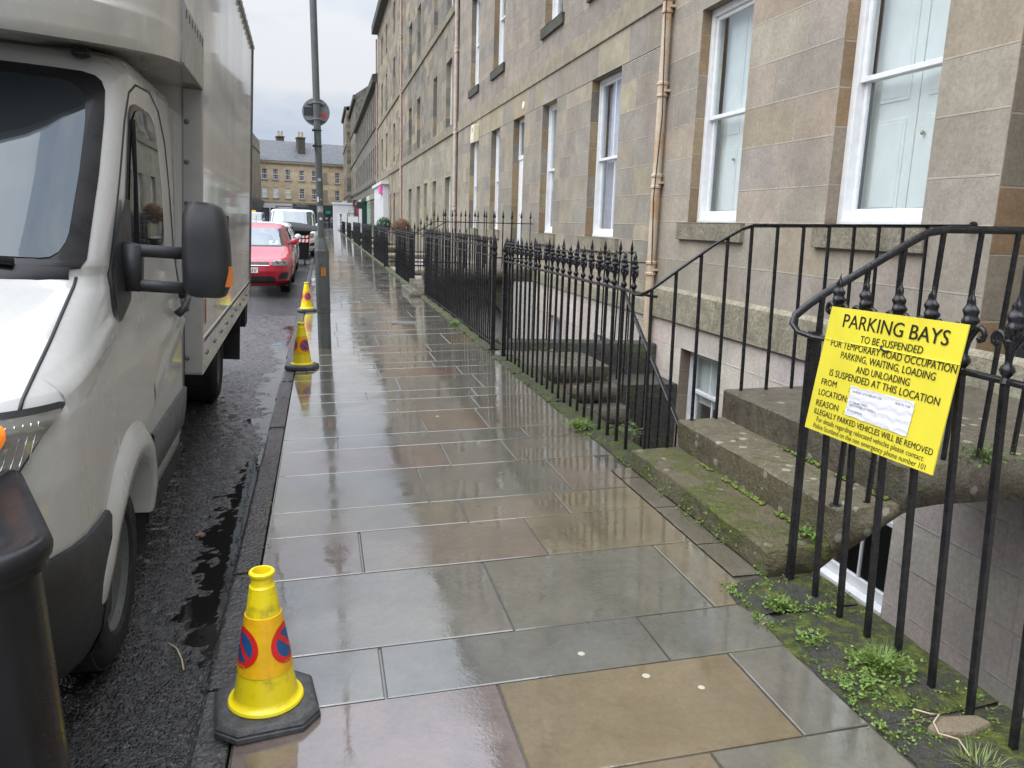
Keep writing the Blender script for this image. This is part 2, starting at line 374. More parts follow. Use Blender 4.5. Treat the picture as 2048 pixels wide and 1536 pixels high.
def copy_tree(o, parent=None):
    c = o.copy(); COL.objects.link(c)
    if parent: c.parent = parent
    for ch in list(o.children): copy_tree(ch, c)
    return c
def sub(o, parent):
    """child of a child that already carries world coordinates"""
    o.parent = parent; o.matrix_parent_inverse = Matrix(); return o
def text_mesh(txt, fn, bold=0., res=3, up=1.):
    """text laid out flat, every vertex mapped by fn(x01, y) with y in cap heights"""
    cu = bpy.data.curves.new('lettering', 'FONT'); cu.body = txt; cu.size = 1; cu.resolution_u = res; cu.offset = bold
    ob = bpy.data.objects.new('lettering', cu); COL.objects.link(ob)
    dg = bpy.context.evaluated_depsgraph_get(); me = bpy.data.meshes.new_from_object(ob.evaluated_get(dg))
    bpy.data.objects.remove(ob); n = len(me.vertices); c = np.empty(n*3, 'f'); me.vertices.foreach_get('co', c); c = c.reshape(n, 3)
    x0, x1 = c[:, 0].min(), c[:, 0].max(); cap = .682
    mb = MB(); mb.add([fn((p[0]-x0)/(x1-x0), p[1]/cap) for p in c], [tuple(q.vertices) for q in me.polygons]); bpy.data.meshes.remove(me)
    return mb
def jit(c, r, a): k = 1+r.uniform(-a, a); return tuple(max(0, x*k*(1+r.uniform(-.022, .022))) for x in c)
PAVE = .027
def gz(x): return PAVE*x

# ================================================================== SETTING: GROUND
rnd = random.Random(7)
ROADZ = -.09
def roadz(x): return ROADZ+.047*min(-.42-x, 4.1) - .03*max(0, -4.52-x)*.5
mb = MB()                                   # carriageway, cambered, one sheet to the horizon
xs = [-60, -30, -14, -9, -6.5, -4.5, -3, -2.0]; ys = [-40, -10, -3, 0, 1, 12, 20, 40, 80, 160, 900]
mb.grid([[(x, y, roadz(max(x, -9))-.004) for x in xs] for y in ys])
mb.grid([[(x, y, roadz(x)-.004) for x in (-2.0, -1.2, -.40)] for y in (-40, -10, 0)])
mb.grid([[(x, y, roadz(x)-.004) for x in (-2.0, -1.2, -.40)] for y in (14, 30, 80, 160, 900)])
nr = np.random.RandomState(3)
def vnoise(shape, cell):
    h, w_ = shape; g = nr.rand(h//cell+3, w_//cell+3); yy = np.arange(h)/cell; xx = np.arange(w_)/cell
    yi = yy.astype(int); xi = xx.astype(int); fy = (yy-yi)[:, None]; fx = (xx-xi)[None]; fy = fy*fy*(3-2*fy); fx = fx*fx*(3-2*fx)
    return (g[yi][:, xi]*(1-fy)*(1-fx)+g[yi+1][:, xi]*fy*(1-fx)+g[yi][:, xi+1]*(1-fy)*fx+g[yi+1][:, xi+1]*fy*fx)
NX, NY = 65, 561
H = vnoise((NY, NX), 34)*.014+vnoise((NY, NX), 11)*.006+vnoise((NY, NX), 4)*.007+vnoise((NY, NX), 2)*.006+nr.rand(NY, NX)*.007-.0205
H += (.03*np.clip((3.1-np.linspace(0, 14, NY))/.9, 0, 1)**1.0)[:, None]*np.clip(np.linspace(-2., -.4, NX)*0+1, 0, 1)[None]*.55
H[0] *= 0; H[-1] *= 0; H[:, 0] *= 0; H[0] -= .004; H[-1] -= .004; H[:, 0] -= .004
gx = np.linspace(-2.0, -.40, NX); gy = np.linspace(0, 14, NY)
mb.grid([[(x, y, roadz(x)+H[j, i]) for i, x in enumerate(gx)] for j, y in enumerate(gy)])
tag(mb.build('road', 'asphalt', smooth=True), kind='structure')
m = M('puddle_water', (.008, .008, .008), .02, spec=.5); m.set('Normal', m.bump(m.noise(14, 2), .0006))
mb = MB(); mb.quad((-1.05, 2.4, ROADZ+.0060), (-.42, 2.4, ROADZ+.0060), (-.42, 12.6, ROADZ+.0060), (-1.05, 12.6, ROADZ+.0060))
tag(mb.build('puddle', m.m), kind='structure')
mb = MB(); mb.bx(-60, -9.2, -40, 160, -1, .14)   # far pavement on the other side of the street
tag(mb.build('far_pavement', plain('far_flags', (.12, .12, .115), .3)), kind='structure')
# pavement of real flags: rows across, measured joints near, random joints farther off
rowsY = [1.2, 1.91, 2.405, 2.74, 3.395, 3.89, 4.24, 4.89, 5.415, 5.745, 6.41, 6.885, 7.24, 7.895, 8.37, 8.72, 9.395, 9.93, 10.86, 11.33, 12.31, 12.83, 13.65, 14.32, 15.22, 15.7]
while rowsY[-1] < 118: rowsY.append(rowsY[-1]+rnd.choice((.36, .45, .5, .6, .68)))
rowsY = [-3., -2.2, -1.6, -1., -.3, .25, .7]+rowsY
fixed = {1.91: [.57, 1.46], 2.405: [.185, 1.23], 2.74: [.715, 1.585], 3.395: [.16, 1.045], 3.89: [.74, 1.315], 4.24: [.575, 1.445], 4.89: [.805, 1.25], 5.415: [.09, .99, 1.48], 5.745: [.755, 1.245], 6.41: [.6, 1.3], 6.885: [.375, 1.365], 7.24: [.7, 1.5], 7.895: [.56, 1.41]}
GREY = [(.118, .112, .094), (.108, .106, .095), (.120, .110, .086), (.10, .10, .086), (.124, .118, .10)]
BRN = [(.135, .092, .068), (.125, .098, .070), (.12, .10, .070)]
OCH = (.135, .110, .066)
pick = {(1.2, 0): (.155, .118, .118), (1.2, 1): (.165, .125, .075), (1.2, 2): (.12, .12, .105), (1.91, 0): (.165, .125, .122), (1.91, 1): (.17, .132, .072), (1.91, 2): (.122, .12, .105), (2.405, 0): (.13, .13, .118), (2.405, 1): (.105, .112, .108), (2.405, 2): (.11, .115, .105), (2.74, 0): (.135, .13, .115), (2.74, 1): (.12, .122, .102), (2.74, 2): (.15, .125, .075), (3.395, 1): (.15, .118, .088), (3.395, 2): (.155, .128, .078), (3.89, 2): (.155, .13, .07), (4.24, 1): (.12, .12, .1), (4.89, 0): (.16, .108, .085), (4.89, 1): (.122, .12, .1), (5.745, 1): (.165, .11, .075), (7.24, 0): (.125, .12, .105), (6.885, 1): (.125, .115, .1), (7.895, 1): (.17, .09, .065)}
mb = MB(); jm = MB()
for i in range(len(rowsY)-1):
    ya, yb = rowsY[i], rowsY[i+1]
    xr = 1.78 if yb < 3 else (1.80 if yb < 4.95 else 1.93)
    xr = xr if yb > 2.5 else 1.70
    xl = -.298
    cuts = fixed.get(ya)
    if cuts is None:
        cuts = []; x = xl+rnd.uniform(.3, .95)
        while x < xr-.28: cuts.append(x); x += rnd.uniform(.5, 1.05)
    e = [xl]+list(cuts)+[xr]
    for k in range(len(e)-1):
        r = rnd.random(); c = tuple(q*.86 for q in pick[(ya, k)]) if (ya, k) in pick else jit(rnd.choice(GREY) if r < .72 else (rnd.choice(BRN) if r < .9 else OCH), rnd, .12)
        g = .004; tz = [rnd.uniform(-.0014, .0014) for _ in range(4)]
        P = [(e[k]+g, ya+g), (e[k+1]-g, ya+g), (e[k+1]-g, yb-g), (e[k]+g, yb-g)]
        top = [(x, y, gz(x)+tz[q]) for q, (x, y) in enumerate(P)]; cx = sum(p[0] for p in P)/4; cy = sum(p[1] for p in P)/4
        ins = [(x+(cx-x)*.004/abs(cx-x+1e-9)*1., y+(cy-y)*.004/abs(cy-y+1e-9), z) for x, y, z in top]
        n = len(mb.v); lo = [(x, y, z-.012) for x, y, z in top]; mid = [(x, y, z-.003) for x, y, z in top]
        mb.add(ins+mid+lo, [(0, 1, 2, 3)]+[(q, (q+1) % 4, 4+(q+1) % 4, 4+q)[::-1] for q in range(4)]+[(4+q, 4+(q+1) % 4, 8+(q+1) % 4, 8+q)[::-1] for q in range(4)], c)
# narrow brown border course beside the steps and beside the plinth
y = 2.98
while y < 4.6:
    y2 = min(y+rnd.uniform(.35, .6), 4.6); c = jit((.112, .098, .078), rnd, .12)
    mb.add([(1.805, y+.004, gz(1.8)), (1.945, y+.004, gz(1.94)-.004), (1.945, y2-.004, gz(1.94)-.004), (1.805, y2-.004, gz(1.8))], [(0, 1, 2, 3)], c); y = y2
jz = -.0085
mb.add([(-.30, -3, gz(-.3)+jz), (2.2, -3, gz(2.2)+jz), (2.2, 118, gz(2.2)+jz), (-.30, 118, gz(-.3)+jz)], [(0, 1, 2, 3)], (.055, .052, .046))
pave = tag(mb.build('pavement', 'flag', fix=False), kind='structure')
mb = MB(); y = -3.
while y < 118:                              # granite kerb stones, each a slightly different height
    y2 = y+rnd.uniform(.55, 1.1); dz = rnd.uniform(-.007, .003); dx = rnd.uniform(-.008, .008)
    P = [(-.425+dx, -.13), (-.432+dx, -.035), (-.413+dx, -.016+dz), (-.308, -.013+dz), (-.303, -.13)]
    mb.prism(P, lambda p: (p[0], y+.005, p[1]), lambda p: (p[0], y2-.006, p[1])); y = y2
tag(mb.build('kerb', 'kerb', bevel=.006), kind='structure')
mb = MB(); mb.bx(-.30, 2.2, -3, 118, -.4, -.06); mb.bx(-.42, -.30, -3, 118, -.4, -.125)
tag(mb.build('ground_base', 'joint'), kind='structure')
mb = MB(); mb.bx(2.2, 4.45, -3, 122, -2.6, -2.3); mb.bx(2.10, 2.2, -3, 122, -2.6, -.02)
tag(mb.build('basement_area_floor', 'well'), kind='structure')
mb = MB(); mb.bx(-30, 40, 118, 150, -.3, -.02)
tag(mb.build('cross_street', 'asphalt'), kind='structure')
# chewing gum, a drain grating and a leaf on the flags
for x, y, r in ((.92, 2.52, .013), (1.10, 2.33, .014), (1.26, 2.22, .012), (.9, 6.2, .015)):
    mb = MB(); n = 14; mb.lathe([(r*1.05, 0), (r*.8, .0016), (.0005, .002)], 16, (x, y, gz(x)+.0008)); o = mb.build('gum_spot', plain('chewing_gum', (.40, .37, .30), .8)); o.parent = pave
mb = MB()
for k in range(9): mb.bx(.50+k*.055, .53+k*.055, 15.2, 15.5, .013, .0185)
mb.bx(.47, 1.0, 15.16, 15.2, .013, .019); mb.bx(.47, 1.0, 15.5, 15.54, .013, .019)
tag(mb.build('drain_grating', 'steel'), 'slotted metal drain grating set in the wet flags beyond the lamp post', 'drain')
mb = MB(); mb.bx(1.02, 1.42, 12.0, 12.22, gz(1.2)-.004, gz(1.2)+.007)
tag(mb.build('access_cover', 'steel', bevel=.004), 'small dark iron access cover sunk in the pavement past the lamp post', 'cover')

# stone plinth under the railings: rough uneven slabs
def plinth(ya, yb, x0, x1, label, h=.02):
    mb = MB(); y = ya; rr = random.Random(int(ya*10))
    while y < yb-.05:
        y2 = min(yb, y+rr.uniform(.5, 1.0))
        n, mm = 7, 7; rows = []
        for j in range(mm):
            yy = y+.008+(y2-y-.016)*j/(mm-1); row = []
            for i in range(n):
                t = i/(n-1); xx = x0+(x1-x0)*t+rr.uniform(-.018, .018)*(1 if i == 0 else .3)
                edge = min(t, 1-t, j/(mm-1), 1-j/(mm-1)); zz = gz(xx)+h*min(1, edge*5)+rr.uniform(-.006, .009)
                row.append((xx, yy, zz))
            rows.append(row)
        mb.grid(rows); a = len(mb.v)
        mb.grid([[(p[0], p[1], p[2]) for p in [r[-1] for r in rows]], [(p[0], p[1], -.3) for p in [r[-1] for r in rows]]])
        mb.grid([[r[0] for r in rows], [(r[0][0], r[0][1], r[0][2]-.08) for r in rows]])
        y = y2
    return tag(mb.build('stone_plinth', 'plinth', smooth=True, autosm=50), label, 'plinth', 'mossy stone plinths under the railings')
plinth(-.6, 2.93, 1.70, 2.2, 'mossy weedy stone plinth under the railing that carries the yellow sign', .018)
plinth(4.60, 8.95, 1.93, 2.2, 'mossy stone plinth under the black leaf tipped railing past the front steps')
plinth(9.40, 16.2, 1.95, 2.2, 'low mossy stone plinth under the long dense spear topped railing', .04)
plinth(17.95, 26.0, 1.97, 2.25, 'low weathered plinth under the railing run past the second set of steps', .05)
plinth(27.0, 45., 1.97, 2.25, 'pale weathered plinth under the railings halfway down the street', .05)
plinth(46., 104., 1.97, 2.25, 'distant plinth under the railings at the far end of the street', .05)

# ================================================================== BUILDINGS
FX = 4.4
def wall_blocks(mb, X, y0, y1, z0, z1, ops, ch, wr, pal, seed, off=0., lintel=.16, rev=None, depth=.16, lintel_col=None, flip=False):
    r = random.Random(seed); zs = [z0]; z = z0
    keys = sorted({v for o in ops for v in (o[2], o[3]) if z0 < v < z1})
    lines = [z0]; z = z0+ch
    while z < z1-.1: lines.append(z); z += ch*r.uniform(.92, 1.08)
    lines.append(z1); lines = [l for l in lines if all(abs(l-k) > .13 for k in keys) or l in (z0, z1)]+keys
    lines = sorted(set(lines))
    lcol = {}
    for za, zb in zip(lines[:-1], lines[1:]):
        if zb-za < .01: continue
        cuts = [y0, y1]; forced = []
        solid = [(y0, y1)]
        for o in ops:
            if o[2] < zb-.005 and o[3] > za+.005:
                ns = []
                for a, b in solid:
                    if o[1] <= a or o[0] >= b: ns.append((a, b)); continue
                    if o[0] > a: ns.append((a, o[0]))
                    if o[1] < b: ns.append((o[1], b))
                solid = ns
            elif abs(o[3]-za) < .006: forced.append((o[0]-lintel, o[1]+lintel))
        for a, b in solid:
            segs = []; y = a
            fs = sorted(f for f in forced if f[0] >= a-.01 and f[1] <= b+.01)
            def fill(p, q):
                while q-p > 1e-3:
                    wdt = r.uniform(*wr)
                    if q-p-wdt < wr[0]*.6: wdt = q-p
                    segs.append((p, min(q, p+wdt), 0)); p += wdt
            for f in fs:
                if f[0] > y+.05: fill(y, f[0])
                segs.append((max(y, f[0]), f[1], 1)); y = f[1]
            fill(y, b)
            for p, q, isl in segs:
                c = jit(lintel_col if (isl and lintel_col) else r.choice(pal), r, .075)
                V = [(X, p, za), (X, q, za), (X, q, zb), (X, p, zb)]
                mb.quad(*V, c, [(0, 0), (q-p, 0), (q-p, zb-za), (0, zb-za)], [(q-p, zb-za)]*4)
    for o in ops:                            # reveals, in blocks
        ya, yb, za, zb = o[:4]; d = o[4] if len(o) > 4 else depth; z = za; pr = rev or pal
        while z < zb-.01:
            z2 = min(zb, z+r.uniform(.32, .5)); z2 = zb if zb-z2 < .12 else z2
            for yy in (ya, yb):
                c = jit(r.choice(pr), r, .12)
                mb.quad((X, yy, z), (X+d, yy, z), (X+d, yy, z2), (X, yy, z2), c, [(0, 0), (d, 0), (d, z2-z), (0, z2-z)], [(d*4, z2-z)]*4)
            z = z2
        c = jit(r.choice(pr), r, .1)
        mb.quad((X, ya, zb), (X+d, ya, zb), (X+d, yb, zb), (X, yb, zb), c, [(.1, .1)]*4, [(1, 1)]*4)
        mb.quad((X, ya, za), (X+d, ya, za), (X+d, yb, za), (X, yb, za), c, [(.1, .1)]*4, [(1, 1)]*4)

def window(par, X, ya, yb, za, zb, d=.14, meet=.5, behind='dark', bars=0, fw=.055, knob=False, mat='white', gl='glass', thick=.10):
    """sliding sash: outer case, upper sash proud of the lower one, panes, what stands behind"""
    mb = MB(); x = X+d; zm = za+(zb-za)*meet; t = fw
    mb.bx(x-.012, x+thick+.03, ya, ya+t*.9, za, zb); mb.bx(x-.012, x+thick+.03, yb-t*.9, yb, za, zb)
    mb.bx(x-.012, x+thick+.03, ya+t*.9, yb-t*.9, zb-t, zb); mb.bx(x-.035, x+thick+.03, ya+t*.9, yb-t*.9, za, za+.035)
    a, b = ya+t*.9, yb-t*.9
    s = .045; ux, lx = x+.018, x+.062
    for (X0, q0, q1, br) in ((ux, zm-.022, zb-t, .045), (lx, za+.035, zm+.022, .10)):
        mb.bx(X0, X0+.038, a, a+s, q0, q1); mb.bx(X0, X0+.038, b-s, b, q0, q1)
        mb.bx(X0, X0+.038, a+s, b-s, q1-.045, q1); mb.bx(X0, X0+.038, a+s, b-s, q0, q0+br)
        for k in range(bars):
            yy = a+(b-a)*(k+1)/(bars+1); mb.bx(X0+.006, X0+.032, yy-.011, yy+.011, q0+br, q1-.045)
        if bars > 1:
            zz = (q0+q1)/2; mb.bx(X0+.008, X0+.030, a+s, b-s, zz-.011, zz+.011)
    f = mb.build('window', mat, par, bevel=.004 if gl == 'glass' else 0, seg=1)
    for (X0, q0, q1) in ((ux+.02, zm, zb-t-.03), (lx+.02, za+.12, zm)):
        p = MB(); p.bx(X0, X0+.005, a+s-.01, b-s+.01, q0, q1); sub(p.build('pane', gl), f)
    if gl == 'glass':
        if behind == 'shutter':
            q = MB(); xx = lx+.14; ym = (a+b)/2
            for (p0, p1) in ((a-.05, ym-.006), (ym+.006, b+.05)):
                q.bx(xx, xx+.03, p0, p1, za-.02, zb+.05)
                for (k0, k1) in ((za+.12, za+(zb-za)*.36), (za+(zb-za)*.42, zb-.15)):
                    q.bx(xx-.012, xx, p0+.10, p1-.10, k0, k1)
                    q.bx(xx-.016, xx-.012, p0+.13, p1-.13, k0+.03, k1-.03)
            sub(q.build('shutter', 'shutter', bevel=.004, seg=1), f)
            k = MB(); k.lathe([(.006, 0), (.007, -.02), (.017, -.03), (.019, -.042), (.010, -.052), (.001, -.054)], 14, (xx, ym+.13*(1 if knob else -1), za+(zb-za)*.30), 'x'); sub(k.build('knob', 'brass', smooth=True), f)
        elif behind == 'net':
            q = MB(); n = 40; rows = []
            for zz in (za+.03, zb-.1): rows.append([(lx+.10+.012*math.sin(i*1.9)+.006*math.sin(i*.7), a+(b-a)*i/n, zz) for i in range(n+1)])
            q.grid(rows); sub(q.build('curtain', 'net', smooth=True), f)
        elif behind == 'blind':
            q = MB(); q.bx(lx+.06, lx+.065, a, b, za+.35*(zb-za), zb); sub(q.build('blind', 'shutter'), f)
        q = MB(); q.bx(lx+.5, lx+.52, ya-.3, yb+.3, za-.3, zb+.3); sub(q.build('room_back', 'dark'), f)
    return f
def sill(par, X, ya, yb, z0, z1, ov=.18, pr=.055, mat='sill'):
    mb = MB(); mb.bx(X-pr, X+.13, ya-ov, yb+ov, z0, z1-.012); mb.bx(X-pr-.004, X+.13, ya-ov-.003, yb+ov+.003, z1-.012, z1)
    return mb.build('sill', mat, par, bevel=.012)
def course(par, X, ya, yb, z0, z1, pr, name='string_course', mat='dress', joints=1.3):
    mb = MB(); y = ya; r = random.Random(int(ya*7+z0*3))
    while y < yb-.01:
        y2 = min(yb, y+r.uniform(joints*.7, joints*1.3)); mb.bx(X-pr, X+.05, y+.0015, y2-.0015, z0, z1); y = y2
    return mb.build(name, mat, par, bevel=.006, seg=1)
def downpipe(par, X, Y, z0, z1, r=.055, mat='pipe', collars=()):
    mb = MB(); mb.tube([(X, Y, z0), (X, Y, z1)], r, 14)
    o = mb.build('downpipe', mat, par, smooth=True, autosm=40)
    for z in collars:
        c = MB(); c.lathe([(r, -.09), (r*1.28, -.085), (r*1.28, -.06), (r*1.12, -.05), (r*1.12, .05), (r*1.32, .06), (r*1.32, .09), (r, .10)], 16, (X, Y, z)); c.bx(X, X+.12, Y-r*1.6, Y+r*1.6, z-.03, z+.0)
        sub(c.build('pipe_collar', mat, smooth=True, autosm=40), o)
    return o
def shell_box(par, X, ya, yb, z1, depth=11, ridge=3.4, col='dress', eave=.25, name='roof'):
    mb = MB(); mb.bx(X+.7, X+depth, ya+.02, yb-.02, -2.6, z1-.05); mb.build('inner_wall', 'dress', par)
    mb = MB(); P = [(X-eave, z1), (X+depth/2, z1+ridge), (X+depth, z1), (X+depth, z1-.06), (X-eave, z1-.06)]
    mb.prism(P, lambda p: (p[0], ya, p[1]), lambda p: (p[0], yb, p[1])); return mb.build(name, 'slate', par)

PA = [(0.37, 0.325, 0.266), (0.355, 0.311, 0.259), (0.383, 0.334, 0.266), (0.338, 0.3, 0.25), (0.376, 0.317, 0.243), (0.36, 0.318, 0.27)]
PAR = [(0.312, 0.226, 0.137), (0.285, 0.198, 0.115), (0.327, 0.251, 0.161), (0.271, 0.222, 0.168), (0.305, 0.212, 0.122)]
PB = [(0.309, 0.271, 0.22), (0.289, 0.259, 0.214), (0.335, 0.291, 0.228), (0.27, 0.245, 0.209), (0.356, 0.309, 0.226), (0.304, 0.275, 0.23)]
PBR = [(0.238, 0.209, 0.171), (0.282, 0.204, 0.121), (0.206, 0.182, 0.149), (0.325, 0.264, 0.165)]
PB2 = [(0.335, 0.285, 0.24), (0.309, 0.269, 0.228), (0.356, 0.298, 0.236), (0.289, 0.254, 0.218)]
PC = [(0.216, 0.195, 0.159), (0.28, 0.246, 0.194), (0.167, 0.155, 0.131), (0.366, 0.3, 0.204), (0.312, 0.257, 0.178), (0.248, 0.224, 0.183), (0.194, 0.18, 0.153)]
PCL = [(0.323, 0.294, 0.221), (0.291, 0.268, 0.204), (0.344, 0.306, 0.215), (0.269, 0.254, 0.204)]
PD = [(0.259, 0.224, 0.174), (0.32, 0.263, 0.185), (0.199, 0.179, 0.146), (0.364, 0.302, 0.202), (0.276, 0.246, 0.196)]
PE = [(.155, .145, .125), (.18, .165, .14), (.135, .127, .112), (.2, .18, .145)]
PF = [(.24, .21, .165), (.18, .165, .14), (.30, .26, .19), (.15, .142, .125)]
PW = [(0.693, 0.601, 0.543), (0.642, 0.564, 0.517), (0.7, 0.633, 0.554)]

# --- A: the nearest building, pinkish ashlar with shutters behind the sashes
A = thing('stone_tenement', 'nearest pinkish stone building with white shuttered sash windows behind the front steps', 'building', (FX, 5, 0))
opsA = [(7.90, 9.08, 1.68, 4.12), (5.13, 6.32, 1.68, 4.12), (3.25, 4.46, .56, 4.3, .34), (.5, 1.7, 1.68, 4.12), (7.9, 9.08, 5.5, 7.8), (5.13, 6.32, 5.5, 7.8), (1.5, 2.6, 5.5, 7.8)]
mb = MB(); wall_blocks(mb, FX, -3, 10.03, .80, 4.55, opsA[:4], .405, (.5, 1.15), PA, 11, rev=PAR, depth=.15)
wall_blocks(mb, FX, -3, 10.03, 4.55, 14.6, opsA[4:], .38, (.5, 1.0), PA, 12, rev=PAR)
mb.build('wall', 'stA', A)
for o in opsA[:2]: window(A, FX, *o[:4], behind='shutter', knob=(o[0] > 7), d=.135, fw=.085)
window(A, FX, *opsA[3][:4], behind='shutter')
for o in opsA[4:]: window(A, FX, *o[:4], behind='dark')
for o in opsA[:2]+opsA[3:4]: sill(A, FX, o[0], o[1], 1.47, 1.68, ov=.20 if o[0] > 7 else .1)
for o in opsA[4:]: sill(A, FX, o[0], o[1], 5.3, 5.5)
course(A, FX, -3, 10.02, .425, .80, .045, 'base_course', 'base', 1.5)
mb = MB(); mb.prism([(FX-.045, .80), (FX, .845), (FX, .80)], lambda p: (p[0], -3, p[1]), lambda p: (p[0], 10.02, p[1])); mb.build('base_chamfer', 'base', A)
opsAb = [(8.0, 9.0, -.95, .12, .2), (5.0, 6.0, -1.50, -.25, .12), (2.2, 3.2, -1.5, -.25, .12)]
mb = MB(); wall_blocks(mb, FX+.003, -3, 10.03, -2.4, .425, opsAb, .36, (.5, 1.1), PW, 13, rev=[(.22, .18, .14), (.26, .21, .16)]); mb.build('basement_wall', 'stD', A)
for o in opsAb: window(A, FX+.003, *o[:4], d=o[4]-.05, bars=1, fw=.05, meet=.5 if o[0] > 7 else .62, behind='blind' if o[0] > 7 else 'dark')
d = MB(); d.bx(FX+.30, FX+.34, 3.25, 4.46, .56, 4.3)
for q in range(2):
    for (z0, z1) in ((.8, 1.5), (1.65, 2.9)): d.bx(FX+.285, FX+.30, 3.40+q*.52, 3.80+q*.52, z0, z1)
dd = d.build('door', 'shop_dark', A, bevel=.01); k = MB(); k.lathe([(.01, 0), (.012, -.03), (.03, -.045), (.03, -.06), (.002, -.075)], 14, (FX+.30, 3.9, 1.55), 'x'); sub(k.build('handle', 'brass', smooth=True), dd)
course(A, FX, -3, 10.02, 14.6, 15.0, .22, 'cornice')
shell_box(A, FX, -3, 10.03, 15.0)
downpipe(A, FX-.075, 9.93, -2.3, 14.6, .058, 'pipe', (-.05, 1.06, 2.2, 3.35, 4.36, 6.3, 8.3))
mb = MB(); mb.tube([(FX-.13, 9.82, 9), (FX-.13, 9.86, 4.2), (FX-.12, 9.78, 3.0), (FX-.14, 9.84, 2.0), (FX-.12, 9.80, 1.1)], .008, 6); mb.build('cable', 'black', A)

# --- B: tan ashlar, white sashes, alarm box
B = thing('stone_tenement', 'tan stone building with white door and alarm box between the first two downpipes', 'building', (FX, 18, 0))
opsB = [(11.64, 12.99, 1.42, 3.95), (15.0, 16.02, 1.42, 3.95), (17.5, 18.53, .66, 3.96, .2), (20.0, 21.04, 1.42, 3.96), (22.95, 24.12, 1.42, 3.93)]
mb = MB(); wall_blocks(mb, FX, 10.03, 26.35, .45, 4.46, opsB, .40, (.45, 1.0), PB, 21, rev=PBR, depth=.17, lintel=.3, lintel_col=(.34, .29, .20))
mb.build('wall', 'stB', B)
ops2 = [(12.0, 13.2, 5.42, 7.95), (14.88, 16.08, 5.42, 7.95), (19.74, 21.0, 5.42, 7.95), (23.0, 24.22, 5.42, 7.95)]
ops3 = [(a, b, 9.1, 11.4) for a, b, _, _ in ops2]
mb = MB(); wall_blocks(mb, FX, 10.03, 26.35, 4.79, 14.6, ops2+ops3, .38, (.45, 1.0), PB2, 22, rev=PBR, depth=.17, lintel=.12, lintel_col=(.30, .26, .2)); mb.build('upper_wall', 'stR', B)
course(B, FX, 10.03, 26.35, 4.46, 4.79, .028, 'band_course', 'dress', 1.7)
for i, o in enumerate(opsB):
    if i != 2: window(B, FX, *o[:4], d=.15, behind=('net', 'blind', '', 'blind', 'blind')[i], bars=1 if i == 0 else 0); sill(B, FX, o[0], o[1], 1.20, 1.42, ov=.24)
for o in ops2: window(B, FX, *o, d=.15, behind='dark'); sill(B, FX, o[0], o[1], 5.22, 5.42, ov=.14, mat='well')
for o in ops3: window(B, FX, *o, d=.15, behind='dark')
d = MB(); a, b = 17.5, 18.53; x = FX+.16
d.bx(x, x+.05, a, b, .66, 3.05); d.bx(x-.02, x+.05, a, b, 3.05, 3.15); d.bx(x-.015, x+.05, a, a+.07, 3.15, 3.96); d.bx(x-.015, x+.05, b-.07, b, 3.15, 3.96); d.bx(x-.015, x+.05, a+.07, b-.07, 3.88, 3.96)
for z0, z1 in ((.9, 1.6), (1.8, 2.9)):
    for y0 in (a+.12, a+.57): d.bx(x-.012, x, y0, y0+.34, z0, z1)
dd = d.build('door', 'white', B, bevel=.008); q = MB(); q.bx(x+.03, x+.036, a+.07, b-.07, 3.15, 3.88); sub(q.build('fanlight', 'fglass'), dd)
q = MB(); q.bx(x-.02, x-.012, 17.62, 17.66, 1.6, 2.05); sub(q.build('door_plate', 'steel2'), dd)
mb = MB(); mb.lathe([(.085, 0), (.085, -.01), (.07, -.02), (.001, -.02)], 20, (FX, 17.62, 4.16), 'x'); mb.build('number_plaque', 'white', B)
mb = MB(); mb.prism([(0, .05), (-.16, .0), (-.17, .09), (-.15, .50), (0, .50)], lambda p: (FX+p[0], 22.75, 3.82+p[1]), lambda p: (FX+p[0], 23.2, 3.82+p[1])); ab = mb.build('alarm_box', 'cream', B, bevel=.012)
q = MB()
for k in range(5): q.bx(FX-.164+.003*k, FX-.158, 22.85, 23.05, 4.12+k*.025, 4.13+k*.025)
sub(q.build('vent_slot', 'trim'), ab)
course(B, FX, 10.03, 26.35, 14.6, 15.0, .22, 'cornice')
shell_box(B, FX, 10.03, 26.35, 15.0)
opsBb = [(11.4, 12.3, -1.6, -.15, .15), (14.2, 15.0, -1.6, -.15, .15), (20.5, 21.3, -1.6, -.15, .15)]
mb = MB(); wall_blocks(mb, FX+.003, 10.03, 26.35, -2.4, .45, opsBb, .38, (.5, 1.2), [(.58, .51, .46), (.54, .48, .44), (.60, .54, .49)], 23); mb.build('basement_wall', 'stB', B)
for o in opsBb: window(B, FX+.003, *o[:4], d=.1, bars=1, behind='dark')
course(B, FX, 10.05, 16.3, .40, .62, .03, 'base_course', 'base', 1.4)
downpipe(B, FX-.08, 26.45, -2.3, 14.6, .06, plain('pale_pipe', (.50, .42, .36), .6, var=.2), (2.05, 4.5, 7.0, 9.3, 11.6))

# --- C: sooty multi coloured ashlar
C = thing('stone_tenement', 'sooty patchwork stone building with mint coloured door past the second downpipe', 'building', (FX, 35, 0))
yc = [(27.8, 29.1), (31.4, 32.45), (36.7, 38.0), (40.2, 41.6)]
opsC1 = [(a, b, .9, 3.15) for a, b in yc]+[(34.2, 35.2, .25, 3.18)]
mb = MB(); wall_blocks(mb, FX, 26.5, 44.8, .1, 4.50, opsC1, .42, (.5, 1.1), PCL, 31, rev=PCL, depth=.2, lintel=.2, lintel_col=(.38, .33, .22)); mb.build('wall', 'stB', C)
opsC2 = [(a, b, 4.86, 7.05) for a, b in yc]+[(a, b, 8.6, 10.95) for a, b in yc]+[(a, b, 12.2, 14.0) for a, b in yc]
mb = MB(); wall_blocks(mb, FX, 26.5, 44.8, 4.75, 15.0, opsC2, .46, (.55, 1.2), PC, 32, rev=PC, depth=.2); mb.build('upper_wall', 'stC', C)
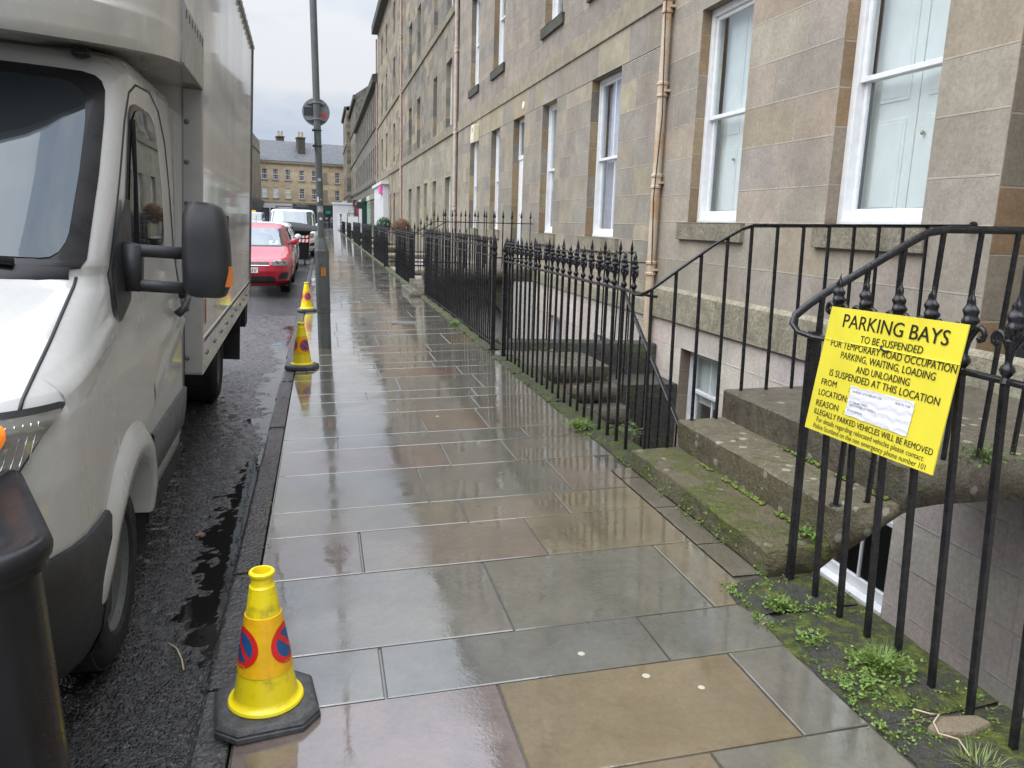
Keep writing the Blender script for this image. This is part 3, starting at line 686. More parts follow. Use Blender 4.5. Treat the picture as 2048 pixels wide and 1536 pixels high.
course(C, FX, 26.5, 44.8, 4.50, 4.75, .06, mat='sill'); course(C, FX, 26.5, 44.8, 8.32, 8.58, .06, mat='sill'); course(C, FX, 26.5, 44.8, 15.0, 15.5, .3, 'cornice')
for i, o in enumerate(opsC1[:4]+opsC2): window(C, FX, *o, d=.18, gl='fglass', bars=1)
mb = MB(); mb.bx(FX+.15, FX+.2, 34.2, 35.2, .25, 3.18); mb.build('door', 'mint', C)
shell_box(C, FX, 26.5, 44.8, 15.5); mb = MB(); mb.bx(FX+.01, FX+.3, 26.5, 44.8, -2.4, .1); mb.build('basement_wall', 'harl', C)
downpipe(C, FX-.08, 44.9, .1, 15, .065, plain('pink_pipe', (.48, .36, .30), .6, var=.2), (3.4, 6, 8.6, 11.2))
# --- D
D = thing('stone_tenement', 'tall ochre and grey stone building with small white shop entrance under a pink sign', 'building', (FX, 54, 0))
yd = [(45.6, 46.9), (49.3, 50.5), (55.0, 56.4), (59.0, 60.4)]
opsD = [(a, b, 1.0, 3.2) for a, b in yd[:2]]+[(52.3, 53.1, .2, 3.2)]+[(a, b, 5.1, 7.3) for a, b in yd]+[(a, b, 8.75, 11.1) for a, b in yd]+[(a, b, 12.4, 14.2) for a, b in yd]
mb = MB(); wall_blocks(mb, FX, 44.8, 64.2, .05, 15.3, opsD, .48, (.6, 1.3), PD, 41, rev=PD, depth=.2); mb.build('wall', 'stC', D)
for z in (4.45, 8.42): course(D, FX, 44.95, 64.2, z, z+.25, .07, mat='sill')
course(D, FX, 44.8, 64.2, 15.3, 15.9, .45, 'cornice', 'well')
for o in opsD: window(D, FX, *o, d=.18, gl='fglass', bars=1)
mb = MB(); mb.bx(FX-.35, FX+.1, 54.2, 63.6, .1, 3.9); mb.bx(FX-.5, FX+.1, 54.0, 63.8, 3.9, 4.1)
for k in range(6): mb.bx(FX-.40, FX-.35, 55.0+k*1.5, 55.1+k*1.5, .4, 3.1)
mb.build('shopfront', 'slab_grey', D)
mb = MB(); mb.bx(FX-.52, FX-.36, 54.6, 56.2, 3.3, 3.8); mb.build('shop_sign', 'pink', D)
shell_box(D, FX, 44.8, 64.2, 15.9)
downpipe(D, FX-.08, 64.3, .1, 15, .065, plain('red_pipe', (.40, .28, .22), .6, var=.2), (4, 8, 12))
# --- E lower range, F, G
E_ = thing('stone_tenement', 'lower dark grey terrace with regular windows and shopfronts beyond the tall building', 'building', (FX, 83, 0))
ye = [66.3+k*2.85 for k in range(13)]
opsE = [(y, y+1.25, 5.15, 7.45) for y in ye]+[(y, y+1.25, 9.1, 11.35) for y in ye]
mb = MB(); wall_blocks(mb, FX, 64.2, 103, .05, 11.9, opsE, .5, (.6, 1.3), PE, 51, rev=PE, depth=.18); mb.build('wall', 'stC', E_)
for z in (4.45, 8.75): course(E_, FX, 64.4, 103, z, z+.22, .07, mat='well', joints=4)
course(E_, FX, 64.2, 103, 11.9, 12.5, .4, 'cornice', 'well', 4)
for o in opsE: window(E_, FX, *o, d=.16, gl='fglass', bars=1)
for y0, y1, mt in ((65.2, 71, 'dress'), (71.2, 76, 'mint'), (76.2, 86, 'shop_green'), (86.2, 93, 'slab_grey'), (93.2, 102.5, 'shop_red')):
    mb = MB(); mb.bx(FX-.15, FX+.1, y0, y1, .1, 3.2); mb.bx(FX-.28, FX+.1, y0, y1, 3.2, 3.6)
    n = max(2, int((y1-y0)/1.6))
    for k in range(n+1): yy = y0+.05+(y1-y0-.25)*k/n; mb.bx(FX-.22, FX-.15, yy, yy+.15, .1, 3.2)
    s_ = mb.build('shopfront', mt, E_)
    q = MB()
    for k in range(n): yy = y0+.3+(y1-y0-.25)*k/n; q.bx(FX-.17, FX-.15, yy, yy+(y1-y0)/n-.4, .8, 3.0)
    sub(q.build('shop_window', 'fglass'), s_)
mb = MB(); mb.bx(FX-1.0, FX-.3, 80.0, 80.08, 2.55, 3.2); mb.bx(FX-1.05, FX, 80.02, 80.06, 3.25, 3.3); mb.build('hanging_sign', 'shop_green', E_)
shell_box(E_, FX, 64.2, 103, 12.5, ridge=2.6)
F_ = thing('stone_tenement', 'far grey tenement with tall stone gable rising over the lower terrace', 'building', (FX, 112, 0))
yf = [105, 109, 113, 117.5]
opsF = [(y, y+1.3, z, z+2.3) for y in yf for z in (5.2, 9.2, 13.2)]
mb = MB(); wall_blocks(mb, FX, 103, 122, .05, 16.0, opsF, .5, (.6, 1.3), PF, 61, rev=PF, depth=.18); mb.build('wall', 'stC', F_)
for z in (4.55, 8.65, 12.8): course(F_, FX, 103, 122, z, z+.25, .08, mat='well', joints=4)
course(F_, FX, 103, 122, 16.0, 16.5, .35, 'cornice', 'well', 4)
for o in opsF: window(F_, FX, *o, d=.16, gl='fglass', bars=1)
mb = MB(); P = [(FX, -2), (FX, 16.45), (FX+5.5, 20.4), (FX+11, 16.45), (FX+11, -2)]
mb.prism(P, lambda p: (p[0], 103.0, p[1]), lambda p: (p[0], 103.6, p[1])); mb.bx(FX+4.2, FX+6.8, 103.0, 104, 19.5, 22.5); mb.build('gable', 'stC', F_)
mb = MB(); mb.bx(FX-.25, FX+.1, 104, 121, .1, 3.2); mb.bx(FX-.4, FX+.1, 104, 121, 3.2, 3.9); mb.build('shopfront', 'shop_dark', F_)
shell_box(F_, FX, 103.6, 122, 16.5, ridge=4)
G_ = thing('stone_tenement', 'most distant grey corner block on the right with a white ground floor', 'building', (3.8, 130, 0))
ops = [(y, y+1.3, z, z+2.4) for y in (124, 128, 132, 136) for z in (5.2, 9.2, 13)]
mb = MB(); wall_blocks(mb, 3.8, 122, 139, .05, 17., ops, .5, (.6, 1.3), PF, 71, rev=PF, depth=.18)
r = random.Random(5)
z = 0
while z < 17:
    x = 3.8
    while x < 4.5: mb.quad((x, 122, z), (x+.6, 122, z), (x+.6, 122, z+.5), (x, 122, z+.5), jit(r.choice(PF), r, .1), [(0, 0), (.6, 0), (.6, .5), (0, .5)], [(.6, .5)]*4); x += .6
    z += .5
mb.build('wall', 'stC', G_)
for z in (4.6, 12.0): course(G_, 3.8, 122.01, 139, z, z+.25, .1, mat='well', joints=4)
course(G_, 3.8, 122.0, 139, 17, 17.5, .3, 'cornice', 'well', 4)
for o in ops: window(G_, 3.8, *o, d=.16, gl='fglass', bars=1)
mb = MB(); mb.bx(3.45, 3.85, 122.2, 139, .0, 3.3); mb.bx(3.3, 3.85, 122.0, 139, 3.3, 4.1); mb.build('shopfront', 'slab_grey', G_)
shell_box(G_, 3.8, 122, 139, 17.5, ridge=1.0)

# --- H across the end of the street
Hm = Matrix.Translation((-10.6, 139, 0)) @ Matrix.Rotation(R_(14), 4, 'Z')
Hb = thing('stone_terrace', 'honey coloured terrace with slate roof closing the far end of the street', 'building', world=False, mat=Hm)
PH = [(0.61, 0.479, 0.317), (0.573, 0.454, 0.304), (0.634, 0.51, 0.343), (0.561, 0.46, 0.323)]
def hwall(x0, x1, z0, z1, ops):
    r = random.Random(9); mb = MB(); zs = sorted({z0, z1, *[o[2] for o in ops], *[o[3] for o in ops], *[z0+.62*k for k in range(1, int((z1-z0)/.62))]})
    for a, b in zip(zs[:-1], zs[1:]):
        if b-a < .02: continue
        x = x0
        xe = sorted({x0, x1, *[v for o in ops if o[2] < b-.01 and o[3] > a+.01 for v in o[:2]]})
        for p, q in zip(xe[:-1], xe[1:]):
            if any(o[0] < (p+q)/2 < o[1] and o[2] < b-.01 and o[3] > a+.01 for o in ops): continue
            while q-p > .01:
                s = min(q-p, r.uniform(.9, 1.9)); mb.quad((p, 0, a), (p+s, 0, a), (p+s, 0, b), (p, 0, b), jit(r.choice(PH), r, .07), [(0, 0), (s, 0), (s, b-a), (0, b-a)], [(s, b-a)]*4); p += s
    return mb
xw = [1.2, 3.0, 5.0, 7.3, 9.4]
hops = [(x, x+.85, 7.55, 9.25) for x in xw]+[(x, x+.85, 4.55, 6.25) for x in xw]+[(13.4, 14.2, 7.4, 9.2), (13.4, 14.2, 4.4, 6.2)]
hwall(-3, 26, 3.9, 10.2, hops).build('wall', 'stB', Hb)
blank = [(11.3, 12.1, 7.4, 9.1), (11.3, 12.1, 4.4, 6.2)]
for i, o in enumerate(hops):
    mb = MB(); x0, x1, z0, z1 = o; t = .07
    mb.bx(x0, x0+t, .06, .14, z0, z1); mb.bx(x1-t, x1, .06, .14, z0, z1); mb.bx(x0+t, x1-t, .06, .14, z0, z0+.1); mb.bx(x0+t, x1-t, .06, .14, z1-t, z1); mb.bx(x0+t, x1-t, .05, .13, (z0+z1)/2-.05, (z0+z1)/2+.05)
    for k in (1, 2): mb.bx(x0+(x1-x0)*k/3-.015, x0+(x1-x0)*k/3+.015, .08, .12, z0+.1, z1-t)
    for k in (.27, .73): mb.bx(x0+t, x1-t, .085, .115, z0+(z1-z0)*k-.015, z0+(z1-z0)*k+.015)
    f = mb.build('window', 'white', Hb); q = MB(); q.bx(x0, x1, .13, .16, z0, z1); q = q.build('pane', 'shutter' if i in (5, 6) else ('cream' if i == 7 else 'fglass'), None); sub(q, f)
    s = MB(); s.bx(x0-.12, x1+.12, -.08, .1, z0-.22, z0); sub(s.build('sill', 'dress'), f)
for o in blank:
    mb = MB(); mb.bx(o[0], o[1], -.02, .02, o[2], o[3]); mb.bx(o[0]-.1, o[1]+.1, -.08, .02, o[2]-.2, o[2]); mb.build('blind_window', 'dress', Hb)
mb = MB(); mb.bx(-3, 26, -.3, .1, 10.2, 10.6); mb.bx(-3, 26, -.15, .1, 3.65, 3.95); mb.build('cornice', 'dress', Hb)
mb = MB(); mb.prism([(-.35, 10.6), (4.5, 14.2), (9, 10.6)], lambda p: (-3, p[0], p[1]), lambda p: (26, p[0], p[1])); rf = mb.build('roof', 'slate', Hb)
mb = MB(); mb.bx(-3, 26, .5, 9, 0, 10.3); mb.build('inner_wall', 'dress', Hb)
for x0, x1, y0, z0, z1, n in ((7.6, 8.8, 1.6, 10.8, 14.6, 2), (5.0, 6.1, 5.5, 12.5, 14.9, 2), (18, 19.2, 3, 11, 15, 3)):
    mb = MB(); mb.bx(x0, x1, y0, y0+1.6, z0, z1); mb.bx(x0-.1, x1+.1, y0-.1, y0+1.7, z1, z1+.2); c = mb.build('chimney', 'well', Hb)
    for k in range(n): q = MB(); q.lathe([(.2, z1+.2), (.17, z1+1.0), (.2, z1+1.05)], 12, (x0+.3+.55*k, y0+.6, 0)); sub(q.build('chimney_pot', 'pot', smooth=True, autosm=40), c)
mb = MB(); mb.bx(-.4, 6.0, -.25, .3, 0, .6); mb.bx(-.4, 6.0, -.3, .3, 2.9, 3.65)
for x in (-.4, .9, 2.2, 3.5, 4.7, 5.8): mb.bx(x, x+.2, -.28, .3, .6, 2.9)
s_ = mb.build('shopfront', 'slab_grey', Hb); q = MB(); q.bx(-.2, 5.9, .0, .05, .6, 2.9); sub(q.build('shop_window', 'fglass'), s_)
mb = MB(); mb.bx(6.1, 26, -.25, .3, 2.7, 3.65); mb.bx(6.1, 26, -.1, .3, 0, 2.7)
for x in (6.1, 7.6, 9.2, 11, 12.8, 15, 18): mb.bx(x, x+.2, -.22, .3, 0, 2.7)
mb.build('shopfront', plain('shopfront_navy', (.035, .05, .065), .4), Hb)
mb = MB(); mb.bx(11.6, 12.5, -.30, -.26, 2.2, 2.7); mb.build('shop_sign', plain('green_sign', (.02, .32, .16), .5), Hb)
mb = text_mesh('FLOWERS', lambda x, y: (1.4+3.0*x, -.33, 3.12+.32*y)) if 0 else None
# --- I: dark rubble gable and pub front at the left
I_ = thing('rubble_building', 'rubble stone gable with dark shopfront at far left behind the lorry', 'building', (-13, 112, 0))
mb = MB(); wall_blocks(mb, -9.6, 108, 139, 3.9, 13.5, [], .4, (.4, .9), [(.2, .17, .13), (.25, .21, .15), (.16, .14, .11)], 81)
r = random.Random(8); z = 3.9
while z < 11.5:
    x = -16.
    while x < -9.65: s = min(r.uniform(.4, .9), -9.6-x); mb.quad((x, 108, z), (x+s, 108, z), (x+s, 108, z+.4), (x, 108, z+.4), jit(r.choice([(.2, .17, .13), (.25, .21, .15), (.16, .14, .11)]), r, .15), [(0, 0), (s, 0), (s, .4), (0, .4)], [(s, .4)]*4); x += s
    z += .4
mb.build('wall', 'stC', I_)
mb = MB(); mb.bx(-16, -9.4, 107.8, 139, 0, 3.9); mb.bx(-16, -9.2, 107.6, 139, 3.4, 4.0); mb.build('shopfront', 'shop_dark', I_)
mb = MB(); mb.prism([(-9.5, 11.6), (-13, 14), (-16, 11.6)], lambda p: (p[0], 108.1, p[1]), lambda p: (p[0], 139, p[1])); mb.build('roof', 'slate', I_)
mb = MB(); mb.bx(-10.4, -9.8, 108.3, 109.5, 11.5, 14); mb.build('chimney', 'well', I_)

# ================================================================== FRONT STEPS AND BASEMENT STAIRS
YN, YF = 2.95, 4.585
def rough_block(poly, ya, yb, mat, name, parent, seed, n=13, amp=.007):
    """stone block: outline in X-Z swept along Y in slices that wander a little, with worn edges"""
    r = random.Random(seed); rows = []
    P = []
    for i, p in enumerate(poly):              # cut the corners so that edges read as worn
        a = Vector(poly[i-1]); b = Vector(p); c = Vector(poly[(i+1) % len(poly)])
        k = .009; P += [b+(a-b).normalized()*k, b+(c-b).normalized()*k]
        L = (c-b).length
        for t in range(1, int(L/.08)): P.append(b+(c-b)*(t*.08/L) if t*.08 < L-.03 else b+(c-b)*.5)
    ys = [ya, ya+.012]+[ya+(yb-ya)*(i+1)/n for i in range(n-1)]+[yb-.012, yb]
    wob = [[(r.uniform(-amp, amp), r.uniform(-amp, amp)*.6) for _ in P] for _ in ys]
    cx = sum(p[0] for p in P)/len(P); cz = sum(p[1] for p in P)/len(P)
    for j, y in enumerate(ys):
        k = .988 if j in (0, len(ys)-1) else 1
        rows.append([(cx+(p[0]-cx)*k+wob[j][i][0], y, cz+(p[1]-cz)*k+wob[j][i][1]) for i, p in enumerate(P)])
    mb = MB(); mb.grid(rows, closed=True); o = len(mb.v)
    mb.add(rows[0]+rows[-1], [tuple(range(len(P)))[::-1], tuple(range(len(P), 2*len(P)))])
    ob = mb.build(name, mat, parent, smooth=True, autosm=24)
    bm = bmesh.new(); bm.from_mesh(ob.data); bmesh.ops.remove_doubles(bm, verts=bm.verts, dist=1e-5); bmesh.ops.recalc_face_normals(bm, faces=bm.faces); bm.to_mesh(ob.data); bm.free()
    return ob
ST = thing('stone_steps', 'mossy lichen spotted stone front steps bridging the basement beside the yellow sign', 'steps', (2.0, 3.7, 0))
rough_block([(1.95, .045), (1.95, .175), (2.34, .182), (2.34, .15), (2.17, .02)], YN+.0, YF, 'step', 'step', ST, 1, amp=.005)
rough_block([(2.275, .15), (2.268, .362), (2.70, .372), (2.70, .34), (2.62, .32), (2.34, .15)], YN-.02, YF+.02, 'step2', 'step', ST, 2, amp=.004)
rough_block([(2.60, .34), (2.595, .555), (4.395, .59), (4.395, .36), (2.80, .36)], YN-.03, YF+.05, 'platt', 'landing', ST, 3, amp=.002)
mb = MB()                                     # moss cushions where tread meets riser
rr = random.Random(4)
leafpal = [(.075, .11, .014), (.10, .135, .017), (.055, .085, .012), (.125, .15, .025)]
for (x, z, ya, yb, n) in ((2.262, .186, 2.99, 4.2, 260), (2.588, .378, 2.96, 3.9, 150)):
    for _ in range(n):
        y = ya+(yb-ya)*rr.random()**1.0
        if math.sin(y*9)+math.sin(y*23+1) < -.7: continue
        r = rr.uniform(.006, .015); px = x-rr.random()*.03; c = rr.choice(leafpal)
        mb.lathe([(r, 0), (r*.85, r*.5), (r*.35, r*.85), (.0005, r*.95)], 6, (px, y, z-.002), col=jit(c, rr, .2), rot=rr.random())
mb.build('moss_cushion', 'leaf', ST, smooth=True)['kind'] = 'stuff'
# stairs down to the basement, cantilevered stone treads descending towards the camera
SB = thing('basement_stairs', 'dark wet stone stairs going down into the basement area behind the railing', 'stairs', (2.7, 8, 0))
rough_block([(2.12, -.16), (2.12, .03), (3.25, .0), (3.25, -.17)], 8.42, 9.45, 'platt', 'landing', SB, 5)
for k in range(9):
    z = -.19-.185*k; y = 8.42-.27*(k+1)
    rough_block([(2.26, z-.15), (2.26, z), (3.3, z), (3.3, z-.15)], y, y+.31, 'platt', 'step', SB, 30+k, n=4)
mb = MB(); pts = [(3.22, 8.5, .98), (3.22, 8.1, .92), (3.22, 6.2, -.42), (3.22, 5.9, -.66)]
mb.tube(pts, .02, 8, flat=(1.2, .6)); mb.build('handrail', 'iron', SB, smooth=True)
for k in range(13):
    y = 8.35-k*.2; mb = MB(); zt = .98 if y > 8.3 else .92+(y-8.1)*(1.34/1.9); mb.tube([(3.22, y, zt), (3.22, y, zt-1.05)], .010, 6); mb.build('baluster', 'iron', SB)
dw = thing('divider_wall', 'low mossy stone wall across the basement area under the fleur topped railing', 'wall', (3.3, 9.9, 0))
rough_block([(2.22, -2.3), (2.22, .10), (4.39, .06), (4.39, -2.3)], 9.72, 10.02, 'well', 'wall', dw, 8, amp=.012)
lw = thing('lining_wall', 'dark mossy rubble lining wall under the pavement edge by the basement stairs', 'wall', (3.7, 9.6, 0))
mb = MB(); mb.bx(3.34, 4.39, 9.0, 9.70, -2.3, -.35); mb.build('wall', 'well', lw)
# platt and steps of the second house, with a whitewashed wall below
S2 = thing('stone_steps', 'second set of stone steps leading to the white door past the second railing', 'steps', (2.4, 17.2, 0))
rough_block([(1.74, .03), (1.74, .16), (2.0, .16), (2.0, .03)], 16.3, 17.9, 'platt', 'step', S2, 11, n=5)
rough_block([(1.92, .1), (1.92, .30), (2.25, .30), (2.25, .1)], 16.32, 17.9, 'platt', 'step', S2, 12, n=5)
rough_block([(2.2, .25), (2.2, .47), (2.5, .47), (2.5, .25)], 16.32, 17.9, 'platt', 'step', S2, 13, n=5)
rough_block([(2.45, .40), (2.45, .64), (4.39, .66), (4.39, .40)], 16.25, 18.2, 'platt', 'landing', S2, 14, n=5)
rough_block([(1.74, .02), (1.74, .12), (1.86, .18), (2.3, .22), (2.3, .02)], 16.18, 16.34, 'platt', 'end_block', S2, 15, n=3)
mb = MB(); arc = [(3.2+.85*math.cos(R_(a)), -1.3+1.35*math.sin(R_(a))) for a in range(180, -1, -15)]
mb.prism([(2.3, -2.3)]+[(2.3, .4), (4.39, .4), (4.39, -2.3), (4.06, -2.3)]+arc[::-1]+[(2.34, -2.3)], lambda p: (p[0], 16.42, p[1]), lambda p: (p[0], 16.7, p[1])); mb.build('wall_below', 'well', S2)
mb = MB(); mb.bx(2.35, 4.3, 16.9, 17.0, -2.3, .4); mb.bx(3.98, 4.38, 16.2, 16.41, -2.3, .38); mb.build('inner_wall', 'harl', S2)

# ================================================================== IRON RAILINGS
def leaf_finial():
    """twisted leaf spear over a ball collar, with a curl to each side"""
    mb = MB()
    mb.lathe([(.011, -.005), (.018, .003), (.014, .014), (.010, .020), (.019, .031), (.023, .042), (.019, .053), (.011, .062), (.0105, .075), (.014, .095), (.018, .115), (.020, .132), (.012, .14)], 12)
    rows = []
    for i in range(27):
        t = i/26; r = .011+.0155*math.sin(math.pi*min(1, t**.8*1.02))*(1-.25*t); r = max(.0012, r*(1-t**3.2)); row = []
        for k in range(18):
            a = 2*math.pi*k/18; q = r*(1+.24*math.cos(3*a+t*8.))*(1+.15*math.sin(t*27))
            row.append((q*math.cos(a)*.85, q*math.sin(a), .128+.150*t))
        rows.append(row)
    mb.grid(rows, closed=True)
    for s in (-1, 1):
        P = [(.010, .112), (.020, .132), (.032, .149), (.046, .155), (.058, .149), (.065, .135), (.061, .121), (.051, .117), (.045, .124)]
        mb.tube([(0, s*a, b) for a, b in P], [.010, .011, .0105, .010, .0095, .009, .0095, .011, .010], 8)
    return mb
def spear_finial(h=.16, r=.02):
    mb = MB(); mb.lathe([(.009, -.005), (.016, .0), (.016, .012), (.009, .02), (.009, h*.28), (r, h*.42), (r*.75, h*.5), (.008, h*.8), (.0012, h)], 8); return mb
def fleur_finial():
    mb = MB(); mb.lathe([(.010, -.03), (.014, -.02), (.010, -.01), (.010, .02), (.017, .035), (.010, .045), (.013, .09), (.024, .14), (.018, .18), (.008, .225), (.001, .26)], 8)
    for s in (-1, 1):
        mb.tube([(0, 0, .055), (s*.022, 0, .09), (s*.045, 0, .105), (s*.060, 0, .092), (s*.056, 0, .076)], [.008, .009, .008, .007, .008], 6)
    return mb
def proto(name, mb, mat='iron', smooth=True, bevel=0):
    o = mb.build(name, mat, None, smooth=smooth, autosm=45, bevel=bevel); return o
def bar_mesh(L, r=.0115, square=True, lean=0.):
    mb = MB(); n = 4 if square else 8
    mb.tube([(0, 0, 0), (0, lean, L)], r*1.2 if square else r, n)
    # square section with softened corners
    return mb
FIN = {}
def railing(name, label, base, step, count, L, fin, rails, loc, group, post_ends=(), r=.0115, lean=0., zf=None, extra=None):
    """base: first bar position; step: vector to the next bar; rails: (z, halfheight, halfwidth)"""
    t = thing(name, label, 'railing', loc, group)
    inv = PINV[t.name]
    bm_, fm_ = None, None
    rr = random.Random(count)
    for k in range(count):
        p = Vector(base)+Vector(step)*k
        if bm_ is None:
            b = bar_mesh(L, r, True, lean).build('bar', 'iron', None, bevel=.002, seg=1); bm_ = b
            f = fin().build('finial', 'iron', None, smooth=True, autosm=50) if fin else None; fm_ = f
        else:
            b = bm_.copy(); COL.objects.link(b); f = fm_.copy() if fm_ else None
            if f: COL.objects.link(f)
        b.parent = t; b.matrix_parent_inverse = inv; b.location = p
        b.rotation_euler = (rr.uniform(-.009, .009), rr.uniform(-.009, .009), rr.uniform(-.1, .1))
        if f: f.parent = b; f.matrix_parent_inverse = Matrix(); f.location = (0, lean, L)
    for pts, a, c in rails:
        mb = MB(); mb.tube(pts, 1, 4, flat=(c*1.414, a*1.414)); mb.build('rail', 'iron', t, bevel=.002, seg=1)
    return t
zr = lambda x: gz(x)
GR = 'black iron railings along the pavement'
# R1, the railing with the sign
R1 = railing('iron_railing', 'black leaf tipped railing on the right that carries the yellow parking sign', (2.03, 2.695, .04), (0, -.168, 0), 16, 1.125, leaf_finial, [], (2.03, 1.6, 0), GR, r=.0125, lean=.07)
mb = MB(); mb.tube([(2.03, 2.93, 1.172), (2.03, .1, 1.172)], 1, 4, flat=(.020*1.414, .008*1.414)); mb.build('rail', 'iron', R1, bevel=.003, seg=1)
# handrails of the front steps
HN = thing('stair_railing', 'black iron handrail with scrolled end on the near side of the front steps', 'railing', (2.0, 2.9, 0), 'handrails of the front steps')
mb = MB(); mb.tube([(2.03, 2.80, 1.168), (2.00, 2.86, 1.17), (1.965, 2.92, 1.185), (1.955, 2.95, 1.215), (1.975, 2.965, 1.25), (2.03, 2.965, 1.295), (2.1, 2.96, 1.345), (2.30, 2.955, 1.46), (2.50, 2.955, 1.575), (2.58, 2.955, 1.615), (2.68, 2.955, 1.632), (4.40, 2.955, 1.655)], .0155, 10, flat=(1.15, .72)); mb.build('handrail', 'iron', HN, smooth=True, autosm=60)
mb = MB(); mb.tube([(2.02, 2.87, .03), (2.02, 2.90, 1.19)], .021, 4); mb.build('newel_post', 'iron', HN, bevel=.004)
for x, z0, z1 in ((2.09, .17, 1.335), (2.30, .36, 1.455), (2.47, .36, 1.555), (2.66, .55, 1.625), (2.86, .55, 1.63), (3.06, .56, 1.635), (3.26, .56, 1.635), (3.46, .56, 1.64), (3.66, .57, 1.64), (3.86, .57, 1.645), (4.06, .57, 1.645), (4.26, .57, 1.65)):
    mb = MB(); mb.tube([(x, 2.985, z0), (x, 2.955, z1)], .0135, 4); mb.lathe([(.03, z0-.002), (.027, z0+.006), (.012, z0+.008)], 10, (x, 2.985, 0)); mb.build('baluster', 'iron', HN, bevel=.003)
HF = thing('stair_railing', 'black iron handrail rising along the far side of the front steps', 'railing', (2.0, 4.6, 0), 'handrails of the front steps')
mb = MB(); mb.tube([(2.03, 4.95, 1.172), (2.0, 4.78, 1.168), (1.99, 4.68, 1.175), (2.03, 4.625, 1.215), (2.18, 4.62, 1.325), (2.44, 4.62, 1.505), (2.62, 4.62, 1.605), (2.70, 4.62, 1.632), (4.30, 4.62, 1.675), (4.40, 4.62, 1.68)], .016, 10, flat=(1.2, .62)); mb.lathe([(.03, 0), (.03, .02)], 12, (4.38, 4.62, 1.68), 'x'); mb.build('handrail', 'iron', HF, smooth=True, autosm=60)
for x, z0, z1 in ((2.03, .055, 1.21), (2.19, .17, 1.335), (2.355, .36, 1.45), (2.53, .36, 1.56), (2.695, .55, 1.63), (2.88, .55, 1.635), (3.07, .555, 1.64), (3.26, .555, 1.645), (3.45, .56, 1.65), (3.64, .56, 1.655), (3.83, .565, 1.66), (4.02, .565, 1.665)):
    mb = MB(); mb.tube([(x, 4.575, z0), (x, 4.62, z1)], .0130, 4); mb.lathe([(.028, z0-.002), (.026, z0+.005), (.012, z0+.007)], 10, (x, 4.575, 0)); mb.build('baluster', 'iron', HF, bevel=.003)
# R2, leaf tipped, past the steps
R2 = railing('iron_railing', 'black leaf tipped railing with moss at its foot between the steps and the basement gate', (2.045, 4.93, .05), (0, .1825, 0), 22, 1.115, leaf_finial, [([(2.045, 4.6, 1.172), (2.045, 8.85, 1.172)], .008, .020)], (2.045, 6.8, 0), GR, r=.0125, lean=.02)
mb = MB(); mb.tube([(2.045, 8.80, .03), (2.045, 8.82, 1.24)], .034, 4); mb.lathe([(.03, 1.24), (.04, 1.25), (.03, 1.27), (.035, 1.30), (.02, 1.36), (.002, 1.41)], 10, (2.045, 8.82, 0)); mb.build('post', 'iron', R2)
# divider across the basement area
railing('iron_railing', 'black fleur topped railing running from the pavement to the wall by the rusty downpipe', (2.32, 9.95, .05), (.1935, 0, 0), 10, 1.12, fleur_finial, [([(2.1, 9.95, 1.16), (4.33, 9.95, 1.13)], .008, .012)], (3.2, 9.95, 0), 'railings across the basement areas', r=.010)
# R3 long dense spear railing
R3 = railing('iron_railing', 'longest dense black spear railing in front of the tan building with white door', (2.05, 9.62, .07), (0, .128, 0), 52, 1.24, lambda: spear_finial(.13, .016), [([(2.05, 9.5, 1.31), (2.05, 16.2, 1.29)], .006, .016), ([(2.05, 9.5, 1.20), (2.05, 16.2, 1.18)], .006, .016), ([(2.05, 9.5, .13), (2.05, 16.2, .13)], .006, .014)], (2.05, 13, 0), GR, r=.010)
mb = MB(); mb.tube([(2.05, 9.42, .03), (2.05, 9.44, 1.22)], .036, 4); mb.lathe([(.03, 1.20), (.042, 1.22), (.03, 1.26), (.04, 1.30), (.025, 1.38), (.002, 1.46)], 10, (2.05, 9.44, 0)); mb.build('post', 'iron', R3)
# tall side railings on the second set of steps
for y, lab in ((16.38, 'near tall spear topped side railing on the steps of the white door'), (18.1, 'far tall spear topped side railing on the steps of the white door')):
    t = thing('iron_railing', lab, 'railing', (3, y, 0), 'tall side railings of the second steps'); bp = fp = None
    xs = [2.06, 2.20, 2.34, 2.5]+[2.72+.2*k for k in range(9)]
    for x in xs:
        zt = 1.34+min(.29, max(0, (x-2.06)/.44*.29)); z0 = .2 if x < 2.2 else (.45 if x < 2.5 else .64)
        if bp is None: b = bar_mesh(1., .009).build('bar', 'iron', None); f = spear_finial(.24, .026).build('finial', 'iron', None, smooth=True); bp, fp = b, f
        else: b = bp.copy(); f = fp.copy(); COL.objects.link(b); COL.objects.link(f)
        b.parent = t; b.matrix_parent_inverse = PINV[t.name]; b.location = (x, y, z0); b.scale = (1, 1, zt-z0)
        f.parent = b; f.location = (0, 0, 1); f.scale = (1, 1, 1/(zt-z0))
    mb = MB(); mb.tube([(2.0, y, 1.27), (2.5, y, 1.585), (4.38, y, 1.60)], 1, 4, flat=(.012, .012)); mb.build('rail', 'iron', t)
